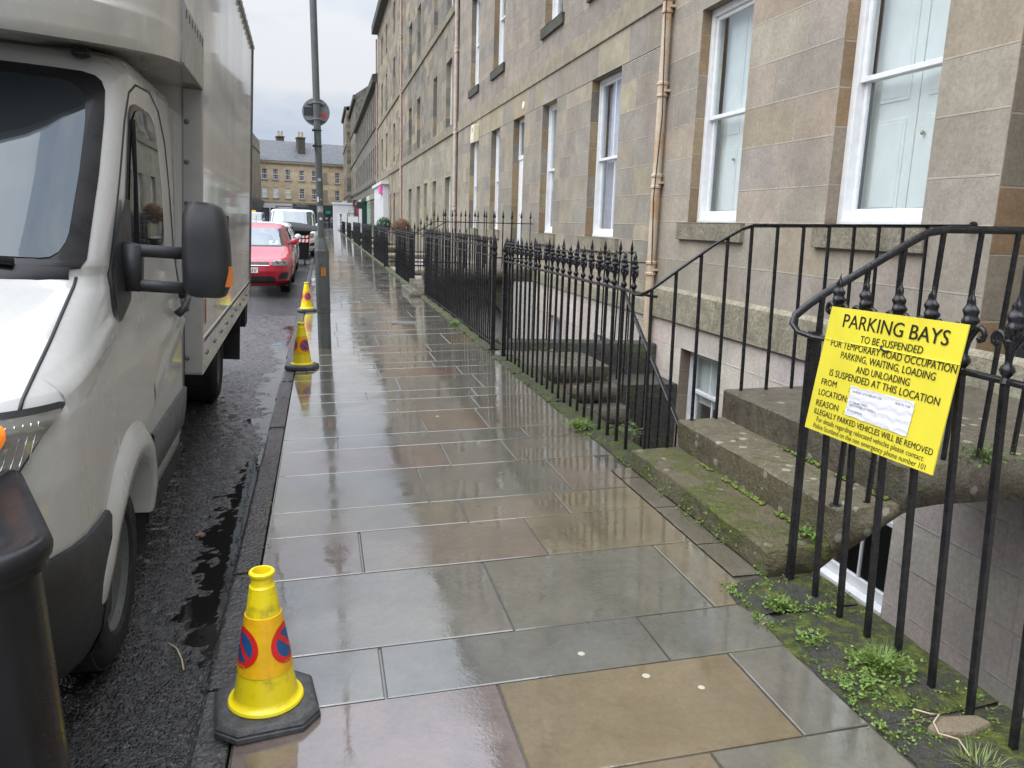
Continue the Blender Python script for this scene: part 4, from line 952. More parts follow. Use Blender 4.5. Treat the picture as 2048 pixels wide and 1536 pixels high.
# farther runs: fewer, coarser
def far_run(ya, yb, lab, z0=.05, zt=1.24):
    n = min(90, int((yb-ya)/.13)); st = (yb-ya)/n
    return railing('iron_railing', lab, (2.05, ya, z0), (0, st, 0), n, zt-z0, lambda: spear_finial(.13, .016), [([(2.05, ya-.05, zt+.06), (2.05, yb+.05, zt+.06)], .006, .018), ([(2.05, ya-.05, zt-.06), (2.05, yb+.05, zt-.06)], .006, .018)], (2.05, (ya+yb)/2, 0), GR, r=.010)
far_run(18.1, 22.9, 'black spear railing directly past the second set of steps', .06)
far_run(25.4, 32.8, 'black spear railing below the mint coloured door')
far_run(34.0, 42.6, 'black spear railing near the round topiary bush')
far_run(44.0, 54.0, 'black spear railing across from the pink shop sign')
far_run(58.0, 68.0, 'distant black railing before the white cafe board', .03, 1.15)
far_run(72.0, 84.0, 'farthest black railing at the end of the pavement', .03, 1.15)
for y, lab in ((23.1, 'side railing crossing the basement area before the mint coloured door'), (25.2, 'side railing crossing the basement area after the mint coloured door'), (33.2, 'side railing crossing the area near the topiary bush'), (43.3, 'side railing crossing the area near the reddish bush')):
    railing('iron_railing', lab, (2.15, y, .1), (.2, 0, 0), 11, 1.15, lambda: spear_finial(.16, .02), [([(2.05, y, 1.2), (4.38, y, 1.22)], .008, .01), ([(2.05, y, .3), (4.38, y, .3)], .02, .02)], (3.2, y, 0), 'railings across the basement areas', r=.010)
for k, y in enumerate((23.2, 33.3, 43.2, 56)):
    S = thing('stone_steps', ('stone doorstep at the mint coloured door', 'stone doorstep past the mint coloured door', 'stone doorstep by the pink shop sign', 'stone step at the white shop entrance')[k], 'steps', (3, y, 0))
    rough_block([(2.1, .0), (2.1, .14), (4.39, .18), (4.39, .0)], y+.05, y+1.9, 'sill', 'landing', S, 50+k, n=3)

# ================================================================== VEHICLES
class Shell:
    """body as a stack of plan outlines. levels: (z, front, rear, half width); local: x sideways, y backwards (front is -y)"""
    def __init__(s, levels, tl=.7, n=3., tr=.3, nr=3.5, cx=0., smooth=True):
        a = np.array(levels, float); s.lv = a; s.tl, s.n, s.tr, s.nr, s.cx = tl, n, tr, nr, cx
        s.z0, s.z1 = a[0, 0], a[-1, 0]
    def q(s, z):
        a = s.lv; f, r, w = (np.interp(z, a[:, 0], a[:, i]) for i in (1, 2, 3))
        tl = s.tl(z) if callable(s.tl) else s.tl; n = s.n(z) if callable(s.n) else s.n
        return f, r, w, min(tl, (f-r)*.48), n, min(s.tr, (f-r)*.45)
    def half(s, z, nf=12, ns=16, nb=6):
        f, r, w, tl, n, tr = s.q(z); P = []
        for i in range(nf+1):
            t = i/nf*math.pi/2; P.append((w*math.sin(t)**(2/n) if i else 0, f-tl+tl*math.cos(t)**(2/n) if i < nf else f-tl))
        for i in range(1, ns): P.append((w, f-tl+(r+tr-f+tl)*i/ns))
        for i in range(nb+1):
            t = i/nb*math.pi/2; P.append((w*math.cos(t)**(2/s.nr) if i < nb else 0, r+tr-tr*(math.sin(t)**(2/s.nr) if i else 0)))
        return P
    def front(s, x, z, off=0.):
        f, r, w, tl, n, tr = s.q(z); u = min(1, abs(x)/w); a = f-tl+tl*(max(0, 1-u**n))**(1/n); return (s.cx+x, -(a+off), z)
    def side(s, a, z, off=0., sg=1):
        f, r, w, tl, n, tr = s.q(z); x = w
        if a > f-tl: x = w*(max(0, 1-min(1, (a-f+tl)/tl)**n))**(1/n)
        elif a < r+tr: x = w*(max(0, 1-min(1, (r+tr-a)/tr)**s.nr))**(1/s.nr)
        return (s.cx+sg*(x+off), -a, z)
    def cor(s, t, z, off=0., sg=1):
        """t 0..1 round the front corner"""
        f, r, w, tl, n, tr = s.q(z); A = t*math.pi/2; e = 1e-4
        def p(A): return Vector((w*max(math.sin(A), 1e-6)**(2/n), f-tl+tl*max(math.cos(A), 1e-6)**(2/n)))
        d = p(min(A+.02, 1.5706))-p(max(A-.02, .0002)); nn = Vector((-d.y, d.x)).normalized(); v = p(A)+nn*off
        if nn.x < -1e-3: v = p(A)-nn*off
        return (s.cx+sg*v.x, -v.y, z)
    def mesh(s, nz=34, zs=None, cap=True, cut=()):
        a = s.lv; zs = zs or sorted(set([*a[:, 0], *np.linspace(s.z0, s.z1, nz)])); rows = []
        for z in zs:
            h = s.half(z); rows.append([(s.cx+x, -y, z) for x, y in h]+[(s.cx-x, -y, z) for x, y in h[-2:0:-1]])
        mb = MB(); n = len(rows[0]); mb.v = [p for r in rows for p in r]
        for i in range(len(rows)-1):
            for k in range(n):
                f = (i*n+k, i*n+(k+1) % n, (i+1)*n+(k+1) % n, (i+1)*n+k); c = sum((Vector(mb.v[q]) for q in f), Vector())/4
                if any((c.y+ca)**2+(c.z-cz)**2 < cr*cr and abs(c.x-s.cx) > s.q(c.z)[2]*.72 for ca, cz, cr in cut): continue
                mb.f.append(f)
        if cap: mb.f.append(tuple(range((len(rows)-1)*n, len(rows)*n)))
        if cap and not cut: mb.f.append(tuple(range(n))[::-1])
        return mb
def patch(rows, fn, nseg=10):
    """rows: (z, p0, p1); fn(p, z) gives the point on the body"""
    mb = MB(); mb.grid([[fn(a+(b-a)*i/nseg, z) for i in range(nseg+1)] for z, a, b in rows]); return mb
def dense(rows, k=4):
    out = []
    for a, b in zip(rows[:-1], rows[1:]): out += [tuple(a[i]+(b[i]-a[i])*j/k for i in range(3)) for j in range(k)]
    return out+[rows[-1]]
def wheel(par, x, y, z, r=.345, wd=.22, sg=1, rim=.21, name='wheel', mat='rim', steer=0):
    """sg +1: outer face towards +x"""
    t = bpy.data.objects.new(name, None); COL.objects.link(t); t.parent = par; t.location = (x, y, z); t.rotation_euler = (0, 0, steer)
    mb = MB(); o = 0 if sg > 0 else 0
    pr = [(rim, -.02), (rim+.02, 0), (r-.05, .004), (r-.02, -.012), (r-.004, -.035), (r, -.06), (r, -wd+.06), (r-.004, -wd+.035), (r-.02, -wd+.012), (rim, -wd)]
    mb.lathe([(a, b*sg) for a, b in pr], 48, axis='x', cap=False)
    n = 56
    for k in range(n):                       # tread blocks across the shoulder
        a0 = 2*math.pi*k/n; a1 = a0+2*math.pi/n*.78
        for (x0, x1) in ((-.032, -.085), (-.095, -.145)):
            q = []
            for a in (a0+(x0+.03)*.6, a1+(x0+.03)*.6):
                for xx in (x0, x1):
                    for rr_ in (r-.004, r+.006): q.append((xx*sg, rr_*math.cos(a), rr_*math.sin(a)))
            mb.add(q, [(0, 1, 3, 2), (4, 6, 7, 5), (0, 4, 5, 1), (2, 3, 7, 6), (1, 5, 7, 3)])
    ty = mb.build('tyre', 'rubber', t, smooth=True, autosm=40)
    mb = MB(); mb.lathe([(a, b*sg) for a, b in [(.001, -.035), (.05, -.03), (.06, -.05), (rim*.6, -.06), (rim*.8, -.04), (rim-.01, -.035), (rim+.006, -.012), (rim+.006, -.03), (rim, -wd+.02)]], 30, axis='x', cap=False)
    for k in range(6): a = k*math.pi/3; mb.lathe([(.012, -.055*sg), (.012, -.035*sg), (.001, -.033*sg)], 8, (0, .085*math.cos(a), .085*math.sin(a)), 'x')
    mb.build('rim', mat, t, smooth=True, autosm=40)
    return t
def arch(par, S, ac, zc, r, mat, sg=1, lip=.035, wdt=.11, a0=7, a1=173):
    rows = []
    prof = [(r-.012, -.10), (r-.008, lip*.6), (r+.005, lip), (r+wdt*.45, lip*1.05), (r+wdt*.8, lip*.75), (r+wdt, .012), (r+wdt+.03, -.006)]
    for i in range(41):
        A = R_(a0+(a1-a0)*i/40); row = []
        for rr_, o in prof: row.append(S.side(ac+rr_*math.cos(A), max(S.z0, zc+rr_*math.sin(A)), o, sg))
        rows.append(row)
    mb = MB(); mb.grid(rows); mb.build('wheel_arch', mat, par, smooth=True)
    mb = MB(); rows = []
    for i in range(31):
        A = R_(-20+220*i/30); rows.append([(S.cx+sg*(S.q(.8)[2]+.004-d), -(ac+(r+.01)*math.cos(A)), zc+(r+.01)*math.sin(A)) for d in (0.03, .5)])
    mb.grid(rows); mb.build('wheel_well', 'rubber', par)

# ---- the lorry: cab chassis with a box body and an over-cab nose
u_ = Vector((-math.sin(.025), math.cos(.025), 0)); ln = R_(2.7)
w_ = Vector((math.sin(ln)*math.cos(.025), math.sin(ln)*math.sin(.025), math.cos(ln))); v_ = u_.cross(w_)
Tm = Matrix((v_, u_, w_)).transposed().to_4x4(); Tm.translation = (-.72, 4.7, -.08)
T = thing('box_lorry', 'white box lorry parked facing the camera with hazard lamp lit and big black mirror', 'lorry', world=False, mat=Tm)
CX = -1.055
cab = Shell([(.42, 2.62, .22, .965), (.55, 2.72, .22, .985), (.75, 2.79, .22, 1.0), (.95, 2.83, .22, 1.0), (1.06, 2.82, .22, 1.0), (1.13, 2.79, .22, 1.0), (1.19, 2.70, .22, .995), (1.25, 2.55, .22, .988), (1.31, 2.40, .22, .98), (1.37, 2.26, .22, .972), (1.43, 2.12, .22, .966), (1.47, 2.03, .22, .962), (1.50, 2.00, .22, .960), (1.8, 1.755, .22, .955), (2.0, 1.60, .22, .946), (2.14, 1.49, .22, .936), (2.2, 1.43, .22, .930), (2.235, 1.37, .22, .918), (2.265, 1.28, .22, .89), (2.288, 1.13, .23, .84), (2.298, .9, .25, .74)],
            tl=lambda z: float(np.interp(z, [.4, 1.15, 1.45, 1.5, 2.2], [.62, .62, .52, .40, .40])), n=lambda z: float(np.interp(z, [.4, 1.1, 1.3, 1.45, 1.5], [2.7, 2.9, 3.6, 4.6, 6.0])), tr=.08, cx=CX)
AC, AZ = 1.70, .385
body = cab.mesh(64, cut=((AC, AZ, .47),)).build('cab_body', 'white_van', T, smooth=True, autosm=55)
arch(T, cab, AC, AZ, .40, 'white_van', 1); arch(T, cab, AC, AZ, .40, 'white_van', -1)
# dark bumper wrapping the front corners
mb = MB()
for sg in (1, -1):
    rows = []
    for z, o in ((.24, -.05), (.27, -.01), (.34, .022), (.5, .028), (.66, .026), (.725, .022), (.742, .012), (.745, -.02)):
        zz = max(z, .43); row = [cab.cor(i/14, zz, o, sg) for i in range(1, 15)]
        f, r, ww, tl, nn_, tr = cab.q(zz)
        row += [(CX+sg*(ww+o), -a, zz) for a in np.linspace(f-tl, AC+.41 if z > .5 else AC+.40+(.5-z)*.2, 4)[1:]]
        rows.append([(x, y, z) for x, y, _ in row])
    mb.grid(rows)
mb.build('bumper', 'bumper', T, smooth=True, autosm=50)
# windscreen: black ceramic border, then the glass
ws = [(1.485, -.86, .86), (1.49, -.905, .905), (1.52, -.918, .918), (1.8, -.91, .91), (2.0, -.898, .898), (2.10, -.887, .887), (2.135, -.872, .872), (2.152, -.85, .85), (2.160, -.81, .81)]
fr_ = patch(dense(ws, 5), lambda x, z: cab.front(x, z, .006), 28).build('windscreen_surround', 'gloss', T, smooth=True)
wg = [(1.520, -.80, .80), (1.524, -.825, .825), (1.54, -.845, .845), (1.57, -.858, .858), (1.6, -.862, .862), (1.8, -.858, .858), (1.98, -.848, .848), (2.05, -.838, .838), (2.08, -.825, .825), (2.10, -.805, .805), (2.113, -.78, .78), (2.118, -.74, .74)]
patch(dense(wg, 5), lambda x, z: cab.front(x, z, .010), 28).build('windscreen', 'wscreen', T, smooth=True)
mb = MB()                                     # wipers
for x0, x1 in ((.74, -.10), (-.10, -.84)):
    mb.tube([Vector(cab.front(x, z, .03)) for x, z in ((x0, 1.505), (x0*.5+x1*.5, 1.525), (x1, 1.55))], .014, 6); mb.tube([Vector(cab.front(x0-.1, 1.485, .03)), Vector(cab.front(x0*.6+x1*.4, 1.535, .04))], .012, 6)
mb.build('wiper', 'gloss', T, smooth=True)
mb = MB(); mb.grid([[cab.front(x, z, o) for x in np.linspace(-.88, .88, 24)] for z, o in ((1.455, .004), (1.47, .022), (1.495, .012))]); mb.build('scuttle', 'gloss', T, smooth=True)
# bonnet gap, vents, grille
for sg in (1, -1):
    mb = MB(); pts = []
    for z in np.linspace(1.462, 1.165, 14): pts.append(cab.front(sg*(.895+.015*(1.46-z)), z, .0005))
    mb.tube(pts, .005, 6); mb.build('panel_gap', 'black', T, smooth=True)
    patch(dense([(1.385, sg*.50, sg*.30), (1.40, sg*.58, sg*.28), (1.428, sg*.66, sg*.29), (1.435, sg*.64, sg*.32)], 3), lambda x, z: cab.front(x, z, .005), 8).build('bonnet_vent', 'gloss', T, smooth=True)
mb = MB()
for z0, z1 in ((.80, .86), (.89, .95), (.98, 1.04), (1.06, 1.09)): mb.grid([[cab.front(x, z, o) for x in np.linspace(-.52, .52, 16)] for z, o in ((z0, .0), (z0, .02), (z1, .02), (z1, 0))])
mb.build('grille', 'black', T)
# headlamps
for sg in (1, -1):
    hl = [(.80, .40, .50), (.86, .33, .57), (.94, .27, .615), (1.02, .24, .665), (1.10, .235, .73), (1.145, .24, .785), (1.160, .27, .80), (1.168, .40, .795), (1.172, .55, .77)]
    h_ = patch(dense(hl, 4), lambda t, z: cab.cor(t, z, .012, sg), 14).build('headlamp', 'black', T, smooth=True)
    hi = [(.82, .40, .49), (.88, .34, .56), (.95, .285, .60), (1.02, .26, .65), (1.09, .255, .71), (1.135, .26, .765), (1.150, .29, .782), (1.157, .42, .775)]
    sub(patch(dense(hi, 4), lambda t, z: cab.cor(t, z, .018, sg), 14).build('headlamp_lens', 'lamp_lens', None, smooth=True), h_)
    mb = MB()
    for k in range(12):
        t = .46+.023*k; mb.tube([cab.cor(t-.01, 1.14, .019, sg), cab.cor(t-.03, 1.04, .0195, sg)], .0020, 4)
    sub(mb.build('reflector_rib', 'chrome', None), h_)
    mb = MB(); rows = []
    for i in range(7):
        A = i/6*math.pi/2; row = []
        for k in range(16): B = 2*math.pi*k/16; row.append(cab.cor(.585+.035*math.cos(B)*math.cos(A), 1.115+.034*math.sin(B)*math.cos(A), .015+.02*math.sin(A), sg))
        rows.append(row)
    mb.grid(rows, closed=True)
    m = M('lit_indicator', (.95, .22, .01), .2, coat=.6); m.set('Emission Color', (1, .24, .02, 1)); m.set('Emission Strength', .22)
    sub(mb.build('indicator', m.m if sg > 0 else 'orange', None, smooth=True), h_)
# doors: window, seams, sail, mirror, handle, grey strip
for sg in (1, -1):
    S_ = lambda a, z, o=.004: cab.side(a, z, o, sg)
    sd_ = [(1.535, .80, 1.44), (1.55, .74, 1.50), (1.6, .72, 1.50), (1.8, .755, 1.445), (1.95, .80, 1.375), (2.02, .84, 1.32), (2.055, .90, 1.26), (2.07, .97, 1.19)]
    sur = [(z+(.02 if i > 4 else -.015), a-.03, b+.03) for i, (z, a, b) in enumerate(sd_)]
    g_ = patch(dense(sur, 4), lambda a, z: S_(a, z, .005), 8).build('window_seal', 'gloss', T, smooth=True)
    sub(patch(dense(sd_, 4), lambda a, z: S_(a, z, .009), 8).build('door_window', 'dglass', None, smooth=True), g_)
    mb = MB(); mb.tube([S_(a, z, .010) for a, z in ((1.33, 2.02), (1.36, 1.55))], .014, 4, flat=(1, .6)); sub(mb.build('window_bar', 'gloss', None), g_)
    mb = MB(); seam = [(.33, .62), (.32, 1.0), (.34, 1.3), (.42, 1.6), (.55, 2.0), (.66, 2.13), (.85, 2.185), (1.15, 2.17), (1.30, 2.12), (1.42, 2.0), (1.60, 1.75), (1.80, 1.47), (1.84, 1.30)]
    pts = []
    for p, q in zip(seam[:-1], seam[1:]): pts += [S_(p[0]+(q[0]-p[0])*t, p[1]+(q[1]-p[1])*t, .0) for t in (0, .33, .66)]
    mb.tube(pts+[S_(*seam[-1], .0)], .0042, 5); mb.build('door_seam', 'black', T)
    mb = MB(); cre = [(1.84, 1.30), (2.0, 1.265), (2.2, 1.22), (2.4, 1.175)]   # shoulder crease of the wing
    rows = []
    for i in range(13):
        t = i/12*3; k = min(2, int(t)); f = t-k; a = cre[k][0]*(1-f)+cre[k+1][0]*f; z = cre[k][1]*(1-f)+cre[k+1][1]*f; e = .012*(1-(i/12)**2)
        rows.append([S_(a, z+.055, .0), S_(a, z+.03, .002), S_(a, z+.004, .004+e), S_(a, z-.006, .002+e*.6), S_(a, z-.05, .0)])
    mb.grid(rows); mb.build('wing_crease', 'white_van', T, smooth=True)
    mb = MB(); rows = []
    for i in range(13):                       # scallop along the door
        t = i/12; a = .40+.80*t; z = 1.13-.20*t**1.2; e = .016*(1-t)
        rows.append([S_(a, z+.06, -.001), S_(a, z+.01, .003+e), S_(a, z-.002, .003+e*.8), S_(a, z-.09, -.001)])
    mb.grid(rows); mb.build('door_crease', 'white_van', T, smooth=True)
    sl = [(1.31, 1.79, 1.835), (1.36, 1.60, 1.83), (1.42, 1.55, 1.82), (1.56, 1.50, 1.76), (1.66, 1.50, 1.66), (1.72, 1.50, 1.58)]
    patch(dense(sl, 3), lambda a, z: S_(a, z, .016), 6).build('mirror_base', 'black', T, smooth=True)
    gs = [(.555, .35, 1.27), (.57, .34, 1.29), (.66, .33, 1.31), (.765, .32, 1.305), (.775, .33, 1.29)]
    mb = MB(); mb.grid([[S_(a0+(a1-a0)*i/20, z, o) for i in range(21)] for (z, a0, a1), o in zip(gs, (.0, .014, .018, .014, 0))]); mb.build('door_strip', 'trim', T, smooth=True)
    gs = [(.62, 2.13, 2.45), (.74, 2.13, 2.45)]
    mb = MB(); mb.tube([S_(.60, 1.19, .012), S_(.58, 1.22, .045), S_(.50, 1.255, .055), S_(.43, 1.27, .05), S_(.41, 1.265, .01)], [.020, .018, .016, .016, .018], 8); mb.build('door_handle', 'black', T, smooth=True)
    sx = lambda x: CX+sg*(x-CX)
    mr_ = bpy.data.objects.new('mirror', None); COL.objects.link(mr_); mr_.parent = T
    mb = MB(); rows = []
    prof = [(1.395, .155, .255), (1.40, .135, .268), (1.43, .122, .280), (1.50, .118, .286), (1.60, .118, .280), (1.68, .120, .268), (1.715, .130, .25), (1.73, .15, .225)]
    for z, x0, x1 in prof:
        k = 1 if 1.42 < z < 1.7 else .75; cxm = (x0+x1)/2; hw = (x1-x0)/2; row = []
        for i in range(24):
            A = 2*math.pi*i/24; ca, sa = math.cos(A), math.sin(A); n = 3.4
            xx = cxm+hw*abs(ca)**(2/n)*(1 if ca > 0 else -1); yy = -1.66+(.085*k if sa < 0 else .05*k)*abs(sa)**(2/n)*(1 if sa > 0 else -1)
            row.append((sx(xx), yy, z))
        rows.append(row)
    mb.grid(rows, closed=True); nV = len(rows[0]); mb.f.append(tuple(range(nV))); mb.f.append(tuple(range(nV*(len(rows)-1), nV*len(rows)))); mb.build('mirror_head', 'black', mr_, smooth=True, autosm=60)
    mb = MB(); mb.prism([(sx(.145), -1.612), (sx(.27), -1.612), (sx(.27), -1.605), (sx(.145), -1.605)], lambda p: (*p, 1.44), lambda p: (*p, 1.69)); mb.build('mirror_glass', 'cglass', mr_)
    for z, h_ in ((1.545, .030), (1.420, .028)):
        mb = MB(); mb.tube([(sx(-.13), -1.58, z), (sx(-.04), -1.64, z), (sx(.135), -1.66, z)], [.05, h_, h_], 4); mb.build('mirror_arm', 'black', mr_, smooth=True)
    mb = MB(); mb.tube([(sx(-.06), -1.63, 1.40), (sx(-.055), -1.63, 1.565)], .05, 4); mb.build('mirror_arm', 'black', mr_, smooth=True)
    mb = MB(); mb.grid([[(sx(x), y, z) for x, y in ((.258, -1.735), (.280, -1.715), (.291, -1.67))] for z in (1.437, 1.47, 1.51)]); mb.build('mirror_repeater', 'orange', mr_, smooth=True)
    wheel(T, CX+sg*.955, -AC, .345, .345, .22, sg, steer=0, mat='steel')
    wheel(T, CX+sg*.90, 2.75, .345, .345, .40, sg, .2, mat='steel')
mb = MB(); mb.bx(CX-.9, CX+.9, -2.5, -.2, .26, .46); mb.bx(CX-.62, CX+.62, -.3, 4.4, .45, .74); mb.bx(CX-.98, CX+.98, -1.25, -.3, .36, .44); mb.build('chassis', 'rubber', T)
mb = MB(); mb.bx(CX-.93, CX+.93, -.24, .0, .6, 2.2); mb.build('cab_back', 'white_van', T)
mb = MB(); mb.lathe([(.03, 0), (.035, .01), (.02, .03), (.001, .035)], 12, (CX+.80, -1.40, 2.215)); mb.build('roof_lamp', 'gloss', T, smooth=True)
# the box
BZ0, BZ1, BL = .98, 3.40, 4.42
mb = MB(); mb.bx(-2.18, 0, 0, BL, BZ0, BZ1); mb.build('box_body', 'box_paint', T, bevel=.008)
mb = MB(); mb.bx(-2.184, -2.08, -.014, .02, .78, 2.335); mb.build('corner_post', 'alu', T, bevel=.006); mb = MB(); mb.bx(-.10, .004, -.014, .02, .78, 2.335); cp = mb.build('corner_post', 'alu', T, bevel=.006)
for z in (.87, 1.15, 1.42, 1.73, 1.95, 2.16):
    mb = MB(); mb.lathe([(.014, 0), (.013, -.007), (.007, -.012), (.001, -.013)], 10, (-.078, -.014, z), 'y'); sub(mb.build('bolt', 'steel', None, smooth=True), cp)
mb = MB(); mb.bx(-2.18, .006, .0, BL, .77, .985); sr = mb.build('side_rail', 'box_paint', T, bevel=.006)
mb = MB()
for k in range(66): y = .06+k*.066; mb.bx(.006, .0085, y, y+.030, .955, .972)
sub(mb.build('lashing_slots', 'black', None), sr)
for k in range(10):
    mb = MB()
    for dy in (0, .06): mb.lathe([(.011, 0), (.010, .008), (.001, .010)], 8, (.006, .15+k*.45+dy, .875), 'x')
    sub(mb.build('rivet_pair', 'steel', None), sr)
mb = MB(); mb.bx(-2.2, .014, .0, BL, 3.385, 3.43)
for k in range(20): mb.bx(.012, .026, .1+k*.22, .16+k*.22, 3.37, 3.40)
mb.build('top_rail', 'alu', T)
mb = MB(); mb.bx(-.03, .012, BL-.015, BL+.03, .78, 3.43); mb.bx(-2.19, -2.15, BL-.015, BL+.03, .78, 3.43); mb.build('rear_post', 'steel', T)
mb = MB(); mb.bx(.0065, .009, .06, .12, 1.06, 1.20); mb.build('sticker', 'shop_red', T)
nose = Shell([(2.335, 1.80, .0, 1.086), (2.36, 1.83, .0, 1.088), (2.41, 1.85, .0, 1.0895), (2.455, 1.86, .0, 1.0905), (2.462, 1.85, .0, 1.089), (2.48, 1.835, .0, 1.089), (2.9, 1.66, .0, 1.089), (3.25, 1.42, .0, 1.088), (3.38, 1.28, .0, 1.07), (3.42, 1.1, .0, 1.03)], tl=1.06, n=2.8, tr=.01, cx=-1.09)
mb = nose.mesh(30)
mb.v = [(x, y, z-(.12*max(0, -y-.78)/1.0*max(0, 1-(z-2.335)/.9))) for x, y, z in mb.v]
mb.build('overcab_nose', 'box_paint', T, smooth=True, autosm=40)
mb = MB(); mb.bx(-.06, .007, -.775, -.004, 2.335, 2.60); mb.bx(-.003, .012, -.785, -.77, 2.335, 3.4); sp = mb.build('side_panel', 'alu', T, bevel=.003)
for k in range(7): mb = MB(); y = -.68+k*.1; mb.bx(.007, .009, y, y+.022, 2.545, 2.58); sub(mb.build('vent_slot', 'black', None), sp)
mb = MB(); mb.bx(-.25, -.02, 3.3, 3.33, .28, .8); mb.build('mudflap', 'rubber', T)
mb = MB(); mb.bx(-2.16, -.02, BL-.35, BL, .5, .78); mb.build('tail_frame', 'rubber', T)

# ---- wheelie bin in the lower left corner
Bn = thing('wheelie_bin', 'black wheelie bin cut off at the lower left corner of the photo', 'bin', world=False, mat=Matrix.Translation((-.425, 1.53, -.07)) @ Matrix.Rotation(R_(-3.5), 4, 'Y') @ Matrix.Rotation(R_(24), 4, 'Z'))
def rrect(x0, x1, y0, y1, r, z, n=6):
    P = []
    for cx, cy, a0 in ((x1-r, y1-r, 0), (x0+r, y1-r, 90), (x0+r, y0+r, 180), (x1-r, y0+r, 270)):
        for i in range(n+1): a = R_(a0+90*i/n); P.append((cx+r*math.cos(a), cy+r*math.sin(a), z))
    return P
def rloft(mb, lv):
    rows = [rrect(*l) for l in lv]; mb.grid(rows, closed=True); n = len(rows[0]); o = len(mb.v)-n*len(rows)
    mb.f.append(tuple(range(o, o+n))); mb.f.append(tuple(range(o+n*(len(rows)-1), o+n*len(rows)))); return mb
bl = lambda e, z, r: (-.58+e, -e, e, .72-e, r, z)
mb = rloft(MB(), [bl(.055, .04, .07), bl(.035, .50, .08), bl(.026, .92, .10), bl(.026, .985, .10), bl(.010, .99, .11), bl(.010, 1.01, .11)]); mb.build('bin_body', 'gloss', Bn, smooth=True, autosm=40)
mb = rloft(MB(), [bl(.002, 1.011, .115), bl(-.002, 1.026, .12), bl(.001, 1.042, .118), bl(.012, 1.050, .11), bl(.026, 1.052, .10), bl(.036, 1.047, .09), bl(.060, 1.040, .08), bl(.075, 1.046, .075), bl(.11, 1.085, .07), bl(.17, 1.10, .06)]); mb.build('lid', 'lidm', Bn, smooth=True, autosm=60)
mb = MB(); mb.tube([(-.10, .14, 1.062), (-.10, .58, 1.062)], .012, 6); mb.build('lid_rib', 'gloss', Bn, smooth=True)

